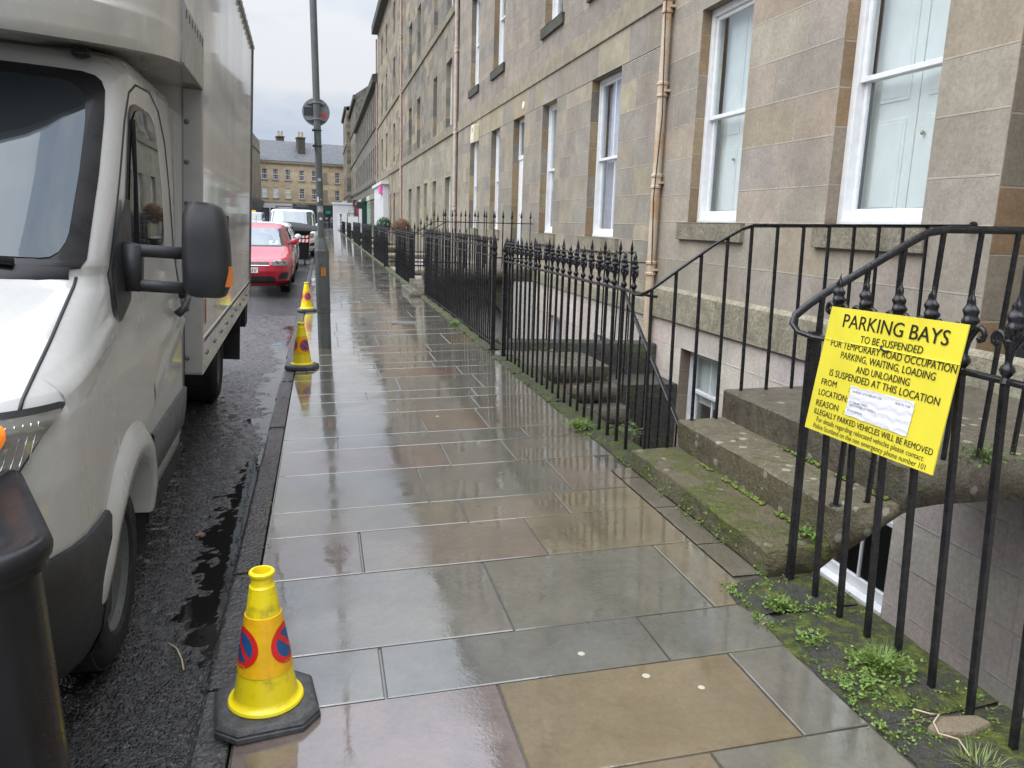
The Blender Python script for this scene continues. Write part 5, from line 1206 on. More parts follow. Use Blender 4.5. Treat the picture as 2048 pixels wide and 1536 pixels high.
# ---- cars
def car(name, label, cat, loc, paint, kind='hatch', plate=None, yaw=0., group=None, mirror=True):
    t = thing(name, label, cat, world=False, mat=Matrix.Translation(loc) @ Matrix.Rotation(yaw, 4, 'Z'), group=group)
    if kind == 'hatch':
        lv = [(.19, 2.0, -2.0, .80), (.3, 2.09, -2.08, .875), (.5, 2.13, -2.12, .895), (.62, 2.11, -2.12, .90), (.70, 2.04, -2.11, .90), (.76, 1.92, -2.10, .898), (.82, 1.70, -2.08, .895), (.88, 1.42, -2.06, .888), (.94, 1.14, -2.03, .875), (.98, 1.0, -2.0, .862), (1.1, .78, -1.95, .825), (1.25, .5, -1.84, .765), (1.36, .27, -1.70, .715), (1.42, .08, -1.5, .655), (1.45, -.12, -1.3, .58), (1.465, -.4, -1.0, .42)]
        zs = (.99, 1.35); Z = dict(hood=.98, win=[(1.0, -1.75, .72), (1.1, -1.72, .60), (1.25, -1.55, .38), (1.34, -1.35, .22)], hl=[(.615, .36, .60), (.63, .33, .70), (.68, .325, .745), (.71, .34, .76), (.722, .44, .755)], wr=.325, wx=(1.28, -1.32)); fw = .74
    else:
        lv = [(.25, 2.25, -2.6, .86), (.4, 2.38, -2.62, .95), (.7, 2.42, -2.62, .975), (.88, 2.36, -2.62, .978), (.98, 2.22, -2.62, .975), (1.06, 2.0, -2.62, .97), (1.14, 1.74, -2.62, .962), (1.2, 1.58, -2.62, .955), (1.4, 1.34, -2.62, .94), (1.65, 1.06, -2.6, .915), (1.84, .84, -2.58, .89), (1.91, .70, -2.5, .84), (1.95, .3, -2.3, .70)]
        zs = (1.22, 1.855); Z = dict(hood=1.2, win=[(1.25, .15, 1.20), (1.45, .15, 1.0), (1.7, .15, .72), (1.78, .2, .6)], hl=[(.78, .36, .56), (.83, .30, .66), (.92, .30, .70), (.98, .42, .68)], wr=.33, wx=(1.55, -1.6)); fw = .86
    S = Shell(lv, tl=.62, n=2.7, tr=.4, nr=2.6); wr = Z['wr']
    S.mesh(44, cut=[(a, wr, wr+.05) for a in Z['wx']]).build('body', paint, t, smooth=True, autosm=50)
    z0, z1 = zs; wt = lambda z: S.q(z)[2]
    rows = [(z0+(z1-z0)*k, -wt(z0+(z1-z0)*k)*f, wt(z0+(z1-z0)*k)*f) for k, f in ((0, .86), (.06, .93), (.3, .935), (.7, .93), (.93, .92), (1, .86))]
    patch(dense(rows, 3), lambda x, z: S.front(x, z, .006), 20).build('windscreen', 'cglass', t, smooth=True)
    mb = MB(); mb.grid([[S.front(x, z, o) for x in np.linspace(-fw*.95, fw*.95, 14)] for z, o in ((z0-.02, .006), (z0-.003, .016), (z0+.012, .01))]); mb.build('scuttle', 'black', t)
    for sg in (1, -1):
        sd2 = Z['win']; mid = (sd2[0][1]+sd2[0][2])/2-.1
        w_s = patch(dense(sd2, 3), lambda a, z: S.side(a, z, .005, sg), 12).build('side_window', 'cglass', t, smooth=True)
        if kind == 'hatch': mb = MB(); mb.tube([S.side(mid, 1.0, .007, sg), S.side(mid-.15, 1.35, .007, sg)], .022, 4); sub(mb.build('pillar', 'black', None), w_s)
        h_ = patch(dense(Z['hl'], 3), lambda q, z: S.cor(q, z, .008, sg), 10).build('headlamp', 'lamp_lens', t, smooth=True)
        mb = MB()
        for q in (.42, .57): mb.lathe([(.045, 0), (.035, .008), (.001, .010)], 12, (S.cor(q, Z['hl'][2][0]-.01, .012, sg)[0], S.cor(q, Z['hl'][2][0]-.01, .016, sg)[1], Z['hl'][2][0]-.01), 'y')
        sub(mb.build('lamp_reflector', 'chrome', None), h_)
        arch(t, S, Z['wx'][0], wr, wr+.045, paint, sg, lip=.012, wdt=.04); arch(t, S, Z['wx'][1], wr, wr+.045, paint, sg, lip=.012, wdt=.04)
        for a in Z['wx']: wheel(t, sg*(wt(.4)-.02), -a, wr, wr, .21, sg, wr*.66, mat='steel2')
        if mirror:
            zc = z0+.06; ax = S.side(S.q(zc)[0]-.30, zc, 0, sg)
            mb = MB(); rows = []
            for k in range(7):
                A = math.pi*k/6; rows.append([(ax[0]+sg*(.06+.20*(k/6)), ax[1]-.06*math.sin(A)*math.sin(B)-.01, zc+.03+.075*math.sin(A)**.6*math.cos(B)) for B in np.linspace(0, 2*math.pi, 13)[:-1]])
            mb.grid(rows, closed=True); m_ = mb.build('mirror', paint, t, smooth=True); mb = MB(); mb.tube([(ax[0]-sg*.02, ax[1], zc-.03), (ax[0]+sg*.12, ax[1], zc)], .02, 6); sub(mb.build('mirror_arm', 'black', None), m_)
        pts = [S.side(a, z, .0008, sg) for a, z in ((.62, .3), (.66, .7), (.70, .96))]; mb = MB(); mb.tube(pts, .004, 4); mb.build('door_gap', 'black', t)
        mb = MB(); mb.bx(*sorted((sg*(wt(.85)-.005), sg*(wt(.85)+.03))), .35, .55, .83, .86); mb.build('door_handle', paint, t, bevel=.008)
        pts = [S.front(x, z, .0015) for x, z in ((sg*wt(Z['hood'])*.86, Z['hood']-.01), (sg*.78, Z['hood']-.08), (sg*.72, Z['hood']-.16), (sg*.60, Z['hl'][-1][0]+.005))]; mb = MB(); mb.tube(pts, .004, 4); mb.build('bonnet_gap', 'black', t)
    gz0 = Z['hl'][1][0]; mb = MB(); mb.grid([[S.front(x, z, .005) for x in np.linspace(-.48, .48, 12)] for z in (gz0-.01, gz0+.06)]); g_ = mb.build('grille', 'black', t)
    mb = MB(); mb.grid([[S.front(x, z, .012) for x in np.linspace(-.48, .48, 12)] for z in (gz0-.012, gz0-.002)]); sub(mb.build('grille_strip', 'chrome', None), g_)
    lo = .27 if kind == 'hatch' else .4
    rows = [(lo-.02, -.58, .58), (lo+.02, -.62, .62), (lo+.08, -.60, .60), (lo+.13, -.52, .52)]; patch(dense(rows, 2), lambda x, z: S.front(x, z, .004), 14).build('lower_grille', 'black', t)
    for sg in (1, -1):
        patch([(lo+.06, .46, .70), (lo+.10, .46, .74), (lo+.18, .50, .75), (lo+.20, .56, .74)], lambda q, z: S.cor(q, z, .006, sg), 10).build('side_intake', 'black', t)
    pz = lo+.20; mb = MB(); mb.grid([[(x, S.front(0, pz, .022)[1], z) for x in (-.26, .26)] for z in (pz, pz+.112)]); p_ = mb.build('number_plate', 'plate', t)
    if plate:
        yy = S.front(0, pz, .026)[1]; sub(text_mesh(plate, lambda x, y: (-.235+.47*x, yy, pz+.018+.076*y), 0).build('lettering', 'ink', None, fix=False), p_)
    if kind == 'hatch':
        mb = MB(); mb.tube([(0, 1.2, 1.455), (.0, 1.35, 1.63)], .006, 5); mb.build('aerial', 'black', t)
    mb = MB(); mb.grid([[(x*wt(.3)*.96, -a, .2) for x in (-1, 1)] for a in (1.9, -1.9)]); mb.build('underside', 'rubber', t)
    return t, S
RZ = lambda x: roadz(x)
red, S_r = car('hatchback_car', 'shiny red hatchback car parked behind the box lorry', 'car', (-1.55, 19.15, RZ(-1.6)), 'red_paint', plate='SK17 SNV', group='cars parked along the kerb')
mb = MB(); mb.grid([[S_r.front(x, z, .012) for x in (.42, .60)] for z in (1.02, 1.09)]); mb.build('permit', 'plate', red)
car('hatchback_car', 'white hatchback car parked between the red car and the black street bin', 'car', (-1.60, 24.0, RZ(-1.6)), 'car_white', plate='SF66 LJO', group='cars parked along the kerb')
van, S_v = car('panel_van', 'white van with a ladder rack on its roof behind the black street bin', 'van', (-1.2, 35.9, RZ(-1.2)+.02), 'car_white', 'van', plate='SB15 KTV', group='cars parked along the kerb')
mb = MB()
for y in (-.1, .5, 1.1, 1.9): mb.tube([(-.7, y, 1.98), (-.7, y, 2.06), (.7, y, 2.06), (.7, y, 1.98)], .02, 6)
for x in (-.68, .68): mb.tube([(x, -.2, 2.07), (x, 2.2, 2.07)], .02, 6)
for x in (.15, .55): mb.tube([(x, -.3, 2.13), (x, 2.3, 2.13)], .025, 6)
for k in range(9): mb.tube([(.15, -.2+k*.28, 2.13), (.55, -.2+k*.28, 2.13)], .018, 6)
mb.build('roof_rack', 'black', van)
car('hatchback_car', 'dark car parked beyond the white van at the kerb', 'car', (-1.0, 43.0, RZ(-1.0)), 'car_grey', group='cars parked along the kerb', mirror=True)
for x, y, p, lab, k in ((-6.9, 62, 'car_grey', 'dark grey car farthest left on the other side of the street', 'hatch'), (-6.7, 69, 'car_white', 'white car in the row on the other side of the street', 'hatch'), (-6.2, 78, 'car_blue', 'pale green taxi in the row across the street', 'van')):
    t, S = car('parked_car', lab, 'car', (x, y, -.05), p, k, group='cars across the street')
    if k == 'van': mb = MB(); mb.bx(-.25, .25, .3, .5, 1.95, 2.1); mb.build('roof_sign', plain('taxi_sign', (.85, .55, .03), .4), t, bevel=.03)
car('hatchback_car', 'white car nearest the crossing at the end of the street', 'car', (-1.3, 60, -.07), 'car_white', group='cars parked along the kerb')
# communal street bin with red and white chevrons
CB = thing('street_bin', 'large black communal street bin with red and white chevrons', 'bin', (-1.0, 29.5, -.08))
mb = rloft(MB(), [(-1.52, -.48, 28.9, 30.1, .08, .12), (-1.60, -.42, 28.85, 30.15, .1, .9), (-1.62, -.40, 28.82, 30.18, .1, 1.05), (-1.64, -.36, 28.8, 30.2, .1, 1.07), (-1.64, -.36, 28.8, 30.2, .1, 1.11)]); mb.build('bin_body', 'binlid', CB, smooth=True, autosm=40)
mb = MB(); rows = []
for i in range(13):
    A = math.pi*i/12; rows.append([(-.92+.74*x, 29.5-.74*math.cos(A), 1.11+.34*math.sin(A)*(1-.25*x*x)-.10*(x+1)*math.sin(A)*.5) for x in np.linspace(-1, 1, 9)])
mb.grid(rows); mb.add(rows[0]+rows[-1], [tuple(range(9))]); mb.build('lid', 'binlid', CB, smooth=True)
mb = MB()
for z in (.93, .78):
    for k in range(6):
        c = (.62, .04, .05) if k % 2 else (.72, .72, .72); x = -.80+.062*k
        mb.add([(x, 28.84, z-.06), (x+.062, 28.84, z-.06), (x+.092, 28.84, z+.05), (x+.03, 28.84, z+.05)], [(0, 1, 2, 3)], c)
mb.build('chevron_strip', 'attr', CB)
for x in (-1.4, -.6):
    mb = MB(); mb.lathe([(.09, -.03), (.1, 0), (.09, .03)], 14, (x, 29.0, .02), 'x'); mb.build('castor', 'rubber', CB)

# ================================================================== CONES, LAMP POST, SIGNS
def cone(label, x, y, rot, syms, lean=0., dirty=False):
    t = thing('traffic_cone', label, 'cone', (x, y, gz(x)), 'yellow cones along the kerb'); z0 = gz(x)
    g = lambda p: (x+p[0]*math.cos(rot)-p[1]*math.sin(rot), y+p[0]*math.sin(rot)+p[1]*math.cos(rot))
    h, c = .162, .062; rows = []
    for k, z, e in ((.97, .0, 0), (1.0, .006, 0), (1.0, .020, 0), (.975, .023, 0), (.975, .028, 0), (.985, .031, 0), (.94, .043, 0), (.90, .047, 0), (.75, .048, 0)):
        o = [(h, h-c), (h-c, h), (-h+c, h), (-h, h-c), (-h, -h+c), (-h+c, -h), (h-c, -h), (h, -h+c)]; pts = []
        for i in range(8):
            a, b = o[i], o[(i+1) % 8]
            for q in range(4): pts.append((a[0]+(b[0]-a[0])*q/4, a[1]+(b[1]-a[1])*q/4))
        rows.append([(*g((p[0]*k, p[1]*k)), z0+z) for p in pts])
    mb = MB(); mb.grid(rows, closed=True); n = len(rows[0]); mb.f.append(tuple(range(n))); mb.f.append(tuple(range(n*(len(rows)-1), n*len(rows)))); mb.build('base', 'conebase', t, smooth=True, autosm=30)
    rad = lambda z: .1035-(z-.055)*(.1035-.040)/(.445-.055)
    mb = MB(); mb.lathe([(.117, .046), (.121, .052), (.118, .060), (.108, .064), (rad(.07), .07)]+[(rad(z), z) for z in np.linspace(.08, .44, 14)]+[(.0405, .448), (.036, .452), (.034, .457), (.034, .478), (.037, .481), (.0405, .486), (.0405, .494), (.036, .499), (.030, .499), (.028, .49), (.028, .40)], 40, (x, y, z0), cap=False)
    mb.build('cone_body', 'cone', t, smooth=True, autosm=40)
    sl = MB(); sl.lathe([(rad(.165), .165), (rad(.165)+.0028, .166)]+[(rad(z)+.0028, z) for z in np.linspace(.175, .347, 9)]+[(rad(.355)+.0028, .355), (rad(.355), .356)], 40, (x, y, z0), cap=False); sv = sl.build('sleeve', 'sleeve', t, smooth=True, autosm=40)
    sm = MB(); sm.tube([(x+(rad(z)+.003)*math.cos(rot-1.5), y+(rad(z)+.003)*math.sin(rot-1.5), z0+z) for z in np.linspace(.167, .354, 8)], .0012, 4); sub(sm.build('seam', 'sleeve', None), sv)
    def onc(s, zz, a0, o): r = rad(zz)+o; A = a0+s/rad(.235); return (x+r*math.cos(A), y+r*math.sin(A), z0+zz)
    for a0 in syms:
        mb = MB(); Rr = .066; zc = .258
        for (r0, r1, o, cc) in ((.0, .047, .0040, (.018, .085, .24)), (.047, Rr, .0041, (.66, .022, .018))):
            rings = [[(r*math.cos(2*math.pi*k/36), r*math.sin(2*math.pi*k/36)) for k in range(36)] for r in np.linspace(max(r0, .0005), r1, 5)]
            mb.grid([[onc(s, zc+q, a0, o) for s, q in ring] for ring in rings], cc, closed=True)
        L, W = .049, .0085; d = math.sqrt(.5); bar = []
        for i in range(13):
            q = -L+2*L*i/12; bar.append([onc((q*d+e*d), zc-(q*d)+e*d, a0, .0047) for e in (-W, 0, W)])
        mb.grid(bar, (.66, .022, .018)); sy = mb.build('no_waiting_symbol', 'attr', t, fix=False)
        tm = text_mesh('No waiting', lambda u, v: onc((u-.5)*.050, zc-.0605+.0085*v-.0*(u-.5), a0, .0052), 0, 2); sub(tm.build('lettering', 'sleeve', None, fix=False), sy)
cone('nearest yellow no waiting cone on a black octagonal rubber base', -.205, 2.43, R_(8), (R_(-85+66), R_(-85-66), R_(95)))
cone('middle yellow no waiting cone beside the lamp post', -.232, 8.60, R_(-14), (R_(-90+38), R_(-90-82), R_(150)))
cone('farthest yellow no waiting cone half hidden by the lamp post', -.275, 14.03, R_(4), (R_(-90+20), R_(-90-95), R_(140)))

LP = thing('lamp_post', 'grey steel lamp post with wide base and stickers on the wet pavement', 'lamp post', (.015, 9.96, 0))
lx = lambda z: .015-.0158*z
mb = MB(); oct_ = lambda w, z: [(lx(z)+w*sx_, 9.96+w*sy_, z) for sx_, sy_ in ((1, -.55), (1, .55), (.55, 1), (-.55, 1), (-1, .55), (-1, -.55), (-.55, -1), (.55, -1))]
rows = [oct_(.079, -.02), oct_(.079, .44), oct_(.084, .445), oct_(.0845, 1.15), oct_(.086, 1.155), oct_(.086, 1.20), oct_(.080, 1.215), oct_(.046, 1.345), oct_(.044, 1.36)]
mb.grid(rows, closed=True); mb.build('base', 'steel', LP, bevel=.004)
mb = MB(); mb.tube([(lx(z), 9.96, z) for z in np.linspace(1.34, 7.2, 14)], [.042-.003*i/13 for i in range(14)], 24)
for z in (2.25, 2.0): pass
mb.build('pole', 'steel', LP, smooth=True, autosm=40)
mb = MB(); mb.bx(lx(.9)-.052, lx(.9)+.052, 9.96-.0885, 9.96-.084, .50, 1.10); d_ = mb.build('door', 'steel', LP, bevel=.002)
mb = MB(); mb.lathe([(.009, -.091), (.009, -.0885), (.004, -.088)], 10, (lx(1.)-.015, 9.96, 1.04), 'y'); sub(mb.build('door_lock', 'black', None), d_)
mb = MB(); mb.tube([(lx(7.2), 9.96, 7.2), (lx(7.2)-.1, 9.96, 7.35), (lx(7.2)-.9, 9.96, 7.45)], .035, 10); mb.bx(lx(7.2)-1.5, lx(7.2)-.85, 9.86, 10.06, 7.40, 7.5); mb.build('lantern_arm', 'steel', LP)
def sticker(x0, x1, z0, z1, mat, name='sticker', rnd_=False):
    mb = MB(); r = .0435
    if rnd_:
        c = ((x0+x1)/2, (z0+z1)/2); R__ = (x1-x0)/2; ring = [[(c[0]+q*R__*math.cos(2*math.pi*k/20), c[1]+q*R__*math.sin(2*math.pi*k/20)) for k in range(20)] for q in (.01, .5, 1)]
        mb.grid([[(lx(z)+x, 9.96-math.sqrt(max(0, r*r-x*x))-.0005, z) for x, z in rg] for rg in ring], closed=True)
    else: mb.grid([[(lx(z)+x, 9.96-math.sqrt(max(0, r*r-x*x))-.0005, z) for x in np.linspace(x0, x1, 7)] for z in (z0, (z0+z1)/2, z1)])
    return mb.build(name, mat, LP, fix=False)
st_grey = plain('worn_sticker', (.42, .43, .42), .5, var=.35, vs=40); st_w = plain('white_sticker', (.72, .72, .70), .5, var=.1)
sticker(-.014, .020, 1.565, 1.60, st_w, rnd_=True); s_ = sticker(-.018, .022, 2.015, 2.065, st_grey, rnd_=True); sticker(-.03, .03, 1.66, 1.74, st_grey); sticker(-.033, -.012, 1.78, 1.84, st_w); sticker(.0, .02, 1.80, 1.82, st_grey)
mb = MB(); mb.tube([(lx(1.75)+.044*math.cos(a), 9.96+.044*math.sin(a), 1.735) for a in np.linspace(0, 6.283, 24)], .004, 4); mb.build('tape_band', 'black', LP)
mb = MB(); mb.bx(lx(1)-.026, lx(1)+.02, 9.96-.0905, 9.96-.0888, .945, 1.06) if 0 else mb.bx(lx(1.0)-.012, lx(1.0)+.042, 9.96-.0905, 9.96-.0888, .90, 1.0); os_ = mb.build('sticker', plain('orange_sticker', (.70, .26, .03), .45, var=.2, vs=30), LP)
mb = MB(); mb.tube([(lx(1)+.0, 9.868, .985), (lx(1)+.018, 9.868, .99), (lx(1)+.022, 9.868, .965), (lx(1)+.004, 9.868, .955), (lx(1)+.012, 9.868, .93), (lx(1)+.025, 9.868, .915), (lx(1)+.008, 9.868, .908)], .0055, 5, flat=(1, .3)); sub(mb.build('sticker_drawing', 'ink', None), os_)
# round traffic sign seen from behind, and a plate seen edge on
TS = thing('traffic_sign', 'round traffic sign seen from its grey back on the lamp post', 'sign', (-.03, 10.02, 2.82))
mb = MB(); mb.lathe([(.001, .0), (.158, .0), (.160, .002), (.160, .006), (.158, .008), (.001, .008)], 48, (-.04, 10.035, 2.825), 'y'); mb.build('sign_plate', 'steel2', TS, smooth=True, autosm=30)
for z in (2.735, 2.92): mb = MB(); mb.bx(-.145, .065, 10.012, 10.034, z-.011, z+.011); mb.build('channel', 'steel2', TS, bevel=.002)
for z in (2.735, 2.92): mb = MB(); mb.tube([(lx(z)+.046*math.cos(a), 9.96+.046*math.sin(a), z) for a in np.linspace(0, 6.283, 24)], .008, 6); mb.bx(lx(z)-.06, lx(z)-.04, 9.97, 10.015, z-.012, z+.012); mb.bx(lx(z)+.04, lx(z)+.06, 9.97, 10.015, z-.012, z+.012); mb.build('clamp', 'steel2', TS)
mb = MB(); mb.bx(-.178, -.06, 10.0325, 10.0345, 2.78, 2.875); mb.build('backing_panel', 'shop_dark', TS)
mb = MB(); mb.bx(.022, .080, 10.0325, 10.0345, 2.765, 2.815); rs = mb.build('sticker', plain('red_sticker', (.62, .06, .06), .5, var=.2, vs=60), TS)
PS = thing('parking_plate', 'small white parking plate seen nearly edge on below the round sign', 'sign', (-.08, 9.96, 2.5))
mb = MB(); mb.bx(-.092, -.088, 9.86, 10.06, 2.38, 2.66); mb.build('plate', 'white', PS)
for z in (2.43, 2.61): mb = MB(); mb.tube([(lx(z)+.045*math.cos(a), 9.96+.045*math.sin(a), z) for a in np.linspace(0, 6.283, 24)], .007, 6); mb.bx(-.088, -.05, 9.94, 9.98, z-.012, z+.012); mb.build('clamp', 'black', PS)

# the yellow suspension notice on the railing
SG = thing('parking_notice', 'yellow PARKING BAYS suspension notice tied to the black railing', 'sign', (1.985, 2.45, 1.06))
TLc, TRc, BRc, BLc = (2.740, 1.313), (2.047, 1.330), (2.107, .812), (2.832, .790)
def bpt(u, v, o=0.):
    yy = (TLc[0]*(1-u)+TRc[0]*u)*(1-v)+(BLc[0]*(1-u)+BRc[0]*u)*v; zz = (TLc[1]*(1-u)+TRc[1]*u)*(1-v)+(BLc[1]*(1-u)+BRc[1]*u)*v
    return (1.985-o, yy, zz)
mb = MB(); U_ = np.linspace(0, 1, 13); V_ = np.linspace(0, 1, 11)
wob = lambda u, v: .0008*math.sin(u*5+v*3)
mb.grid([[bpt(u, v, wob(u, v)) for u in U_] for v in V_]); mb.grid([[bpt(u, v, wob(u, v)-.0045) for u in U_] for v in V_])
rim_ = [(u, 0) for u in U_]+[(1, v) for v in V_[1:]]+[(u, 1) for u in U_[::-1][1:]]+[(0, v) for v in V_[::-1][1:]]
mb.grid([[bpt(u, v, wob(u, v)) for u, v in rim_], [bpt(u, v, wob(u, v)-.0045) for u, v in rim_]]); mb.build('board', 'sign', SG, smooth=True, autosm=40)
mb = MB(); mb.tube([bpt(u, .252+.002*math.sin(u*9), .0005) for u in np.linspace(.002, .998, 24)], .0028, 6, flat=(1, .6)); mb.build('fold_crease', 'sign', SG, smooth=True)
pp = [(2.565, 1.024), (2.225, 1.038), (2.244, .908), (2.584, .906)]
mb = MB(); r = random.Random(2); rows = []
for j in range(15):
    v = j/14; row = []
    for i in range(15):
        u = i/14; yy = (pp[0][0]*(1-u)+pp[1][0]*u)*(1-v)+(pp[3][0]*(1-u)+pp[2][0]*u)*v; zz = (pp[0][1]*(1-u)+pp[1][1]*u)*(1-v)+(pp[3][1]*(1-u)+pp[2][1]*u)*v
        e = r.uniform(-.002, .002) if i in (0, 14) or j in (0, 14) else 0; row.append((1.985-.0022-.0006*(math.sin(v*26+u*6+math.sin(u*9))*.5+.5), yy+e, zz+e))
    rows.append(row)
mb.grid(rows); mb.build('paper_slip', 'paper', SG, smooth=True)
LINES = [("PARKING BAYS", 2.660, 1.242, 2.121, 1.251, .051, .0016), ("TO BE SUSPENDED", 2.548, 1.196, 2.226, 1.206, .0265, .0007), ("FOR TEMPORARY ROAD OCCUPATION", 2.719, 1.157, 2.070, 1.168, .0275, .0007), ("PARKING, WAITING, LOADING", 2.650, 1.119, 2.154, 1.128, .027, .0007), ("AND UNLOADING", 2.551, 1.079, 2.267, 1.086, .0265, .0007), ("IS SUSPENDED AT THIS LOCATION", 2.707, 1.038, 2.122, 1.049, .0275, .0007), ("FROM", 2.752, .993, 2.656, .997, .0255, .0007), (":", 2.579, .997, 2.574, .998, .020, .0007), ("LOCATION:", 2.763, .947, 2.581, .955, .026, .0007), ("REASON", 2.772, .900, 2.630, .907, .026, .0007), (":", 2.599, .904, 2.594, .905, .020, .0007), ("ILLEGALLY PARKED VEHICLES WILL BE REMOVED", 2.778, .865, 2.119, .877, .0235, .0006), ("For details regarding relocated vehicles please contact:", 2.757, .835, 2.153, .847, .0205, 0), ("Police Scotland on the non emergency phone number 101", 2.774, .805, 2.142, .819, .0205, 0),
         ("THURSDAY 26TH FEBRUARY 2026", 2.556, 1.001, 2.390, 1.008, .0085, 0), ("08:30 TO 15:00", 2.319, 1.009, 2.246, 1.011, .008, 0), ("ST STEPHEN STREET", 2.567, .957, 2.458, .963, .0085, 0), ("2 BAYS OUTSIDE 17 - 19 FOR 61", 2.566, .947, 2.413, .951, .0085, 0), ("HOUSE REMOVAL", 2.572, .923, 2.482, .927, .0085, 0)]
for k, (s_, ya, za, yb, zb, h, bo) in enumerate(LINES):
    sh = .17; mb = MB() if s_ != ':' else mb                      # the board is racked, so the letters lean with it; heavier strokes from a second strike
    for q in ((-.5, .5) if bo else (0,)):
        f = lambda x, y: (1.985-(.0018 if k < 14 else .0036)-.0001*q, ya+(yb-ya)*x-sh*h*y*.85-bo*q, za+(zb-za)*x+h*y)
        t_ = text_mesh(s_, f, 0, 3); mb.add(t_.v, t_.f)
    if k+1 == len(LINES) or LINES[k+1][0] != ':': mb.build('lettering', 'ink' if k < 14 else 'greyink', SG, fix=False)
mb = MB(); mb.tube([(1.983, 2.432, 1.200), (1.980, 2.42, 1.190), (1.980, 2.398, 1.187), (1.984, 2.385, 1.190)], .004, 6); mb.build('cable_tie', 'ink', SG, smooth=True)

# ================================================================== FAR END AND PEOPLE
def person(label, x, y, coat, trousers, rot, stride=.18):
    t = thing('person', label, 'person', world=False, mat=Matrix.Translation((x, y, gz(min(x, 2)))) @ Matrix.Rotation(rot, 4, 'Z'))
    J = [(0, 0, .92), (0, 0, 1.12), (0, 0, 1.38), (0, .01, 1.50), (0, -.01, 1.58), (0, 0, 1.70), (.10, 0, .88), (.11, -stride, .48), (.11, -stride*.9, .07), (.11, -stride-.14, .035), (-.10, 0, .88), (-.11, stride*.8, .50), (-.11, stride*1.7, .10), (-.11, stride*1.7-.13, .04), (.19, 0, 1.42), (.25, .04, 1.16), (.24, -.10, .93), (.24, -.14, .85), (-.19, 0, 1.42), (-.25, -.02, 1.16), (-.24, -.12, .95), (-.24, -.16, .87)]
    Ed = [(0, 1), (1, 2), (2, 3), (3, 4), (4, 5), (0, 6), (6, 7), (7, 8), (8, 9), (0, 10), (10, 11), (11, 12), (12, 13), (2, 14), (14, 15), (15, 16), (16, 17), (2, 18), (18, 19), (19, 20), (20, 21)]
    rad = [.15, .15, .16, .06, .09, .085, .10, .065, .045, .04, .10, .065, .045, .04, .07, .05, .04, .035, .07, .05, .04, .035]
    def grow(name, ids, mat, k=1.):
        me = bpy.data.meshes.new(name); mp_ = {a: i for i, a in enumerate(ids)}; me.from_pydata([J[a] for a in ids], [(mp_[a], mp_[b]) for a, b in Ed if a in mp_ and b in mp_], [])
        o = bpy.data.objects.new(name, me); COL.objects.link(o); o.parent = t; me.materials.append(MAT[mat])
        m_ = o.modifiers.new('skin', 'SKIN'); me.skin_vertices[0].data[0].use_root = True
        for i, a in enumerate(ids): me.skin_vertices[0].data[i].radius = (rad[a]*k, rad[a]*k)
        s_ = o.modifiers.new('sub', 'SUBSURF'); s_.levels = s_.render_levels = 2; m_.use_smooth_shade = True; return o
    grow('body', list(range(22)), 'skin'); grow('coat', [0, 1, 2, 14, 15, 16, 18, 19, 20], coat, 1.16); grow('trousers', [0, 6, 7, 8, 10, 11, 12], trousers, 1.12)
    mb = MB(); mb.lathe([(.001, .115), (.06, .105), (.098, .06), (.10, .0), (.09, -.04)], 14, (0, .012, 1.66)); mb.build('hair', 'hair', t, smooth=True)
person('person in blue jeans and dark coat walking at the end of the pavement', 1.45, 112, 'coatc', 'jeans', .3)
person('person in a brown coat further left at the end of the pavement', .75, 116, 'shop_dark', 'coatc', 2.9, .1)
KB = thing('cafe_board', 'white board in a black frame standing behind the far railings', 'board', (2.6, 70, 0))
mb = MB(); mb.bx(2.2, 3.1, 70, 70.04, .9, 1.75); mb.build('panel', 'white', KB)
mb = MB()
for b in ((2.15, 2.2, .0, 2.0), (3.1, 3.15, .0, 2.0), (2.2, 3.1, 1.95, 2.0)): mb.bx(b[0], b[1], 69.98, 70.06, b[2], b[3])
mb.build('frame', 'black', KB)
KS = thing('white_kiosk', 'plain white painted shop extension jutting out at the end of the pavement', 'building', (3.0, 108, 0))
mb = MB(); mb.bx(1.55, 4.3, 107, 112, 0, 3.3); mb.build('wall', 'slab_grey', KS, bevel=.03); mb = MB(); mb.bx(1.45, 4.38, 106.9, 112.1, 3.3, 3.55); mb.build('roof', 'slab_grey', KS, bevel=.03)
mb = MB(); mb.bx(2.0, 3.4, 106.97, 107.02, .3, 2.2); mb.build('panel', 'white', KS)
post = thing('gate_post', 'dark post with white notices at the end of the far railings', 'post', (2.0, 86, 0))
mb = MB(); mb.bx(1.93, 2.07, 85.93, 86.07, 0, 1.9); mb.bx(1.88, 2.12, 85.88, 86.12, 1.9, 2.0); mb.build('shaft', 'black', post)
for z in (.9, 1.2, 1.5): mb = MB(); mb.bx(1.96, 2.04, 85.915, 85.925, z, z+.14); mb.build('notice', 'white', post)
PAR_ = thing('cafe_parasol', 'closed pale green parasol by the far white shopfront', 'parasol', (3.1, 96, 0))
mb = MB(); mb.lathe([(.03, 0), (.03, 1.0), (.16, 1.0), (.2, 1.4), (.10, 2.4), (.02, 2.7)], 12, (3.1, 96, 0)); mb.build('canopy', plain('parasol_cloth', (.42, .46, .34), .9), PAR_, smooth=True, autosm=40)

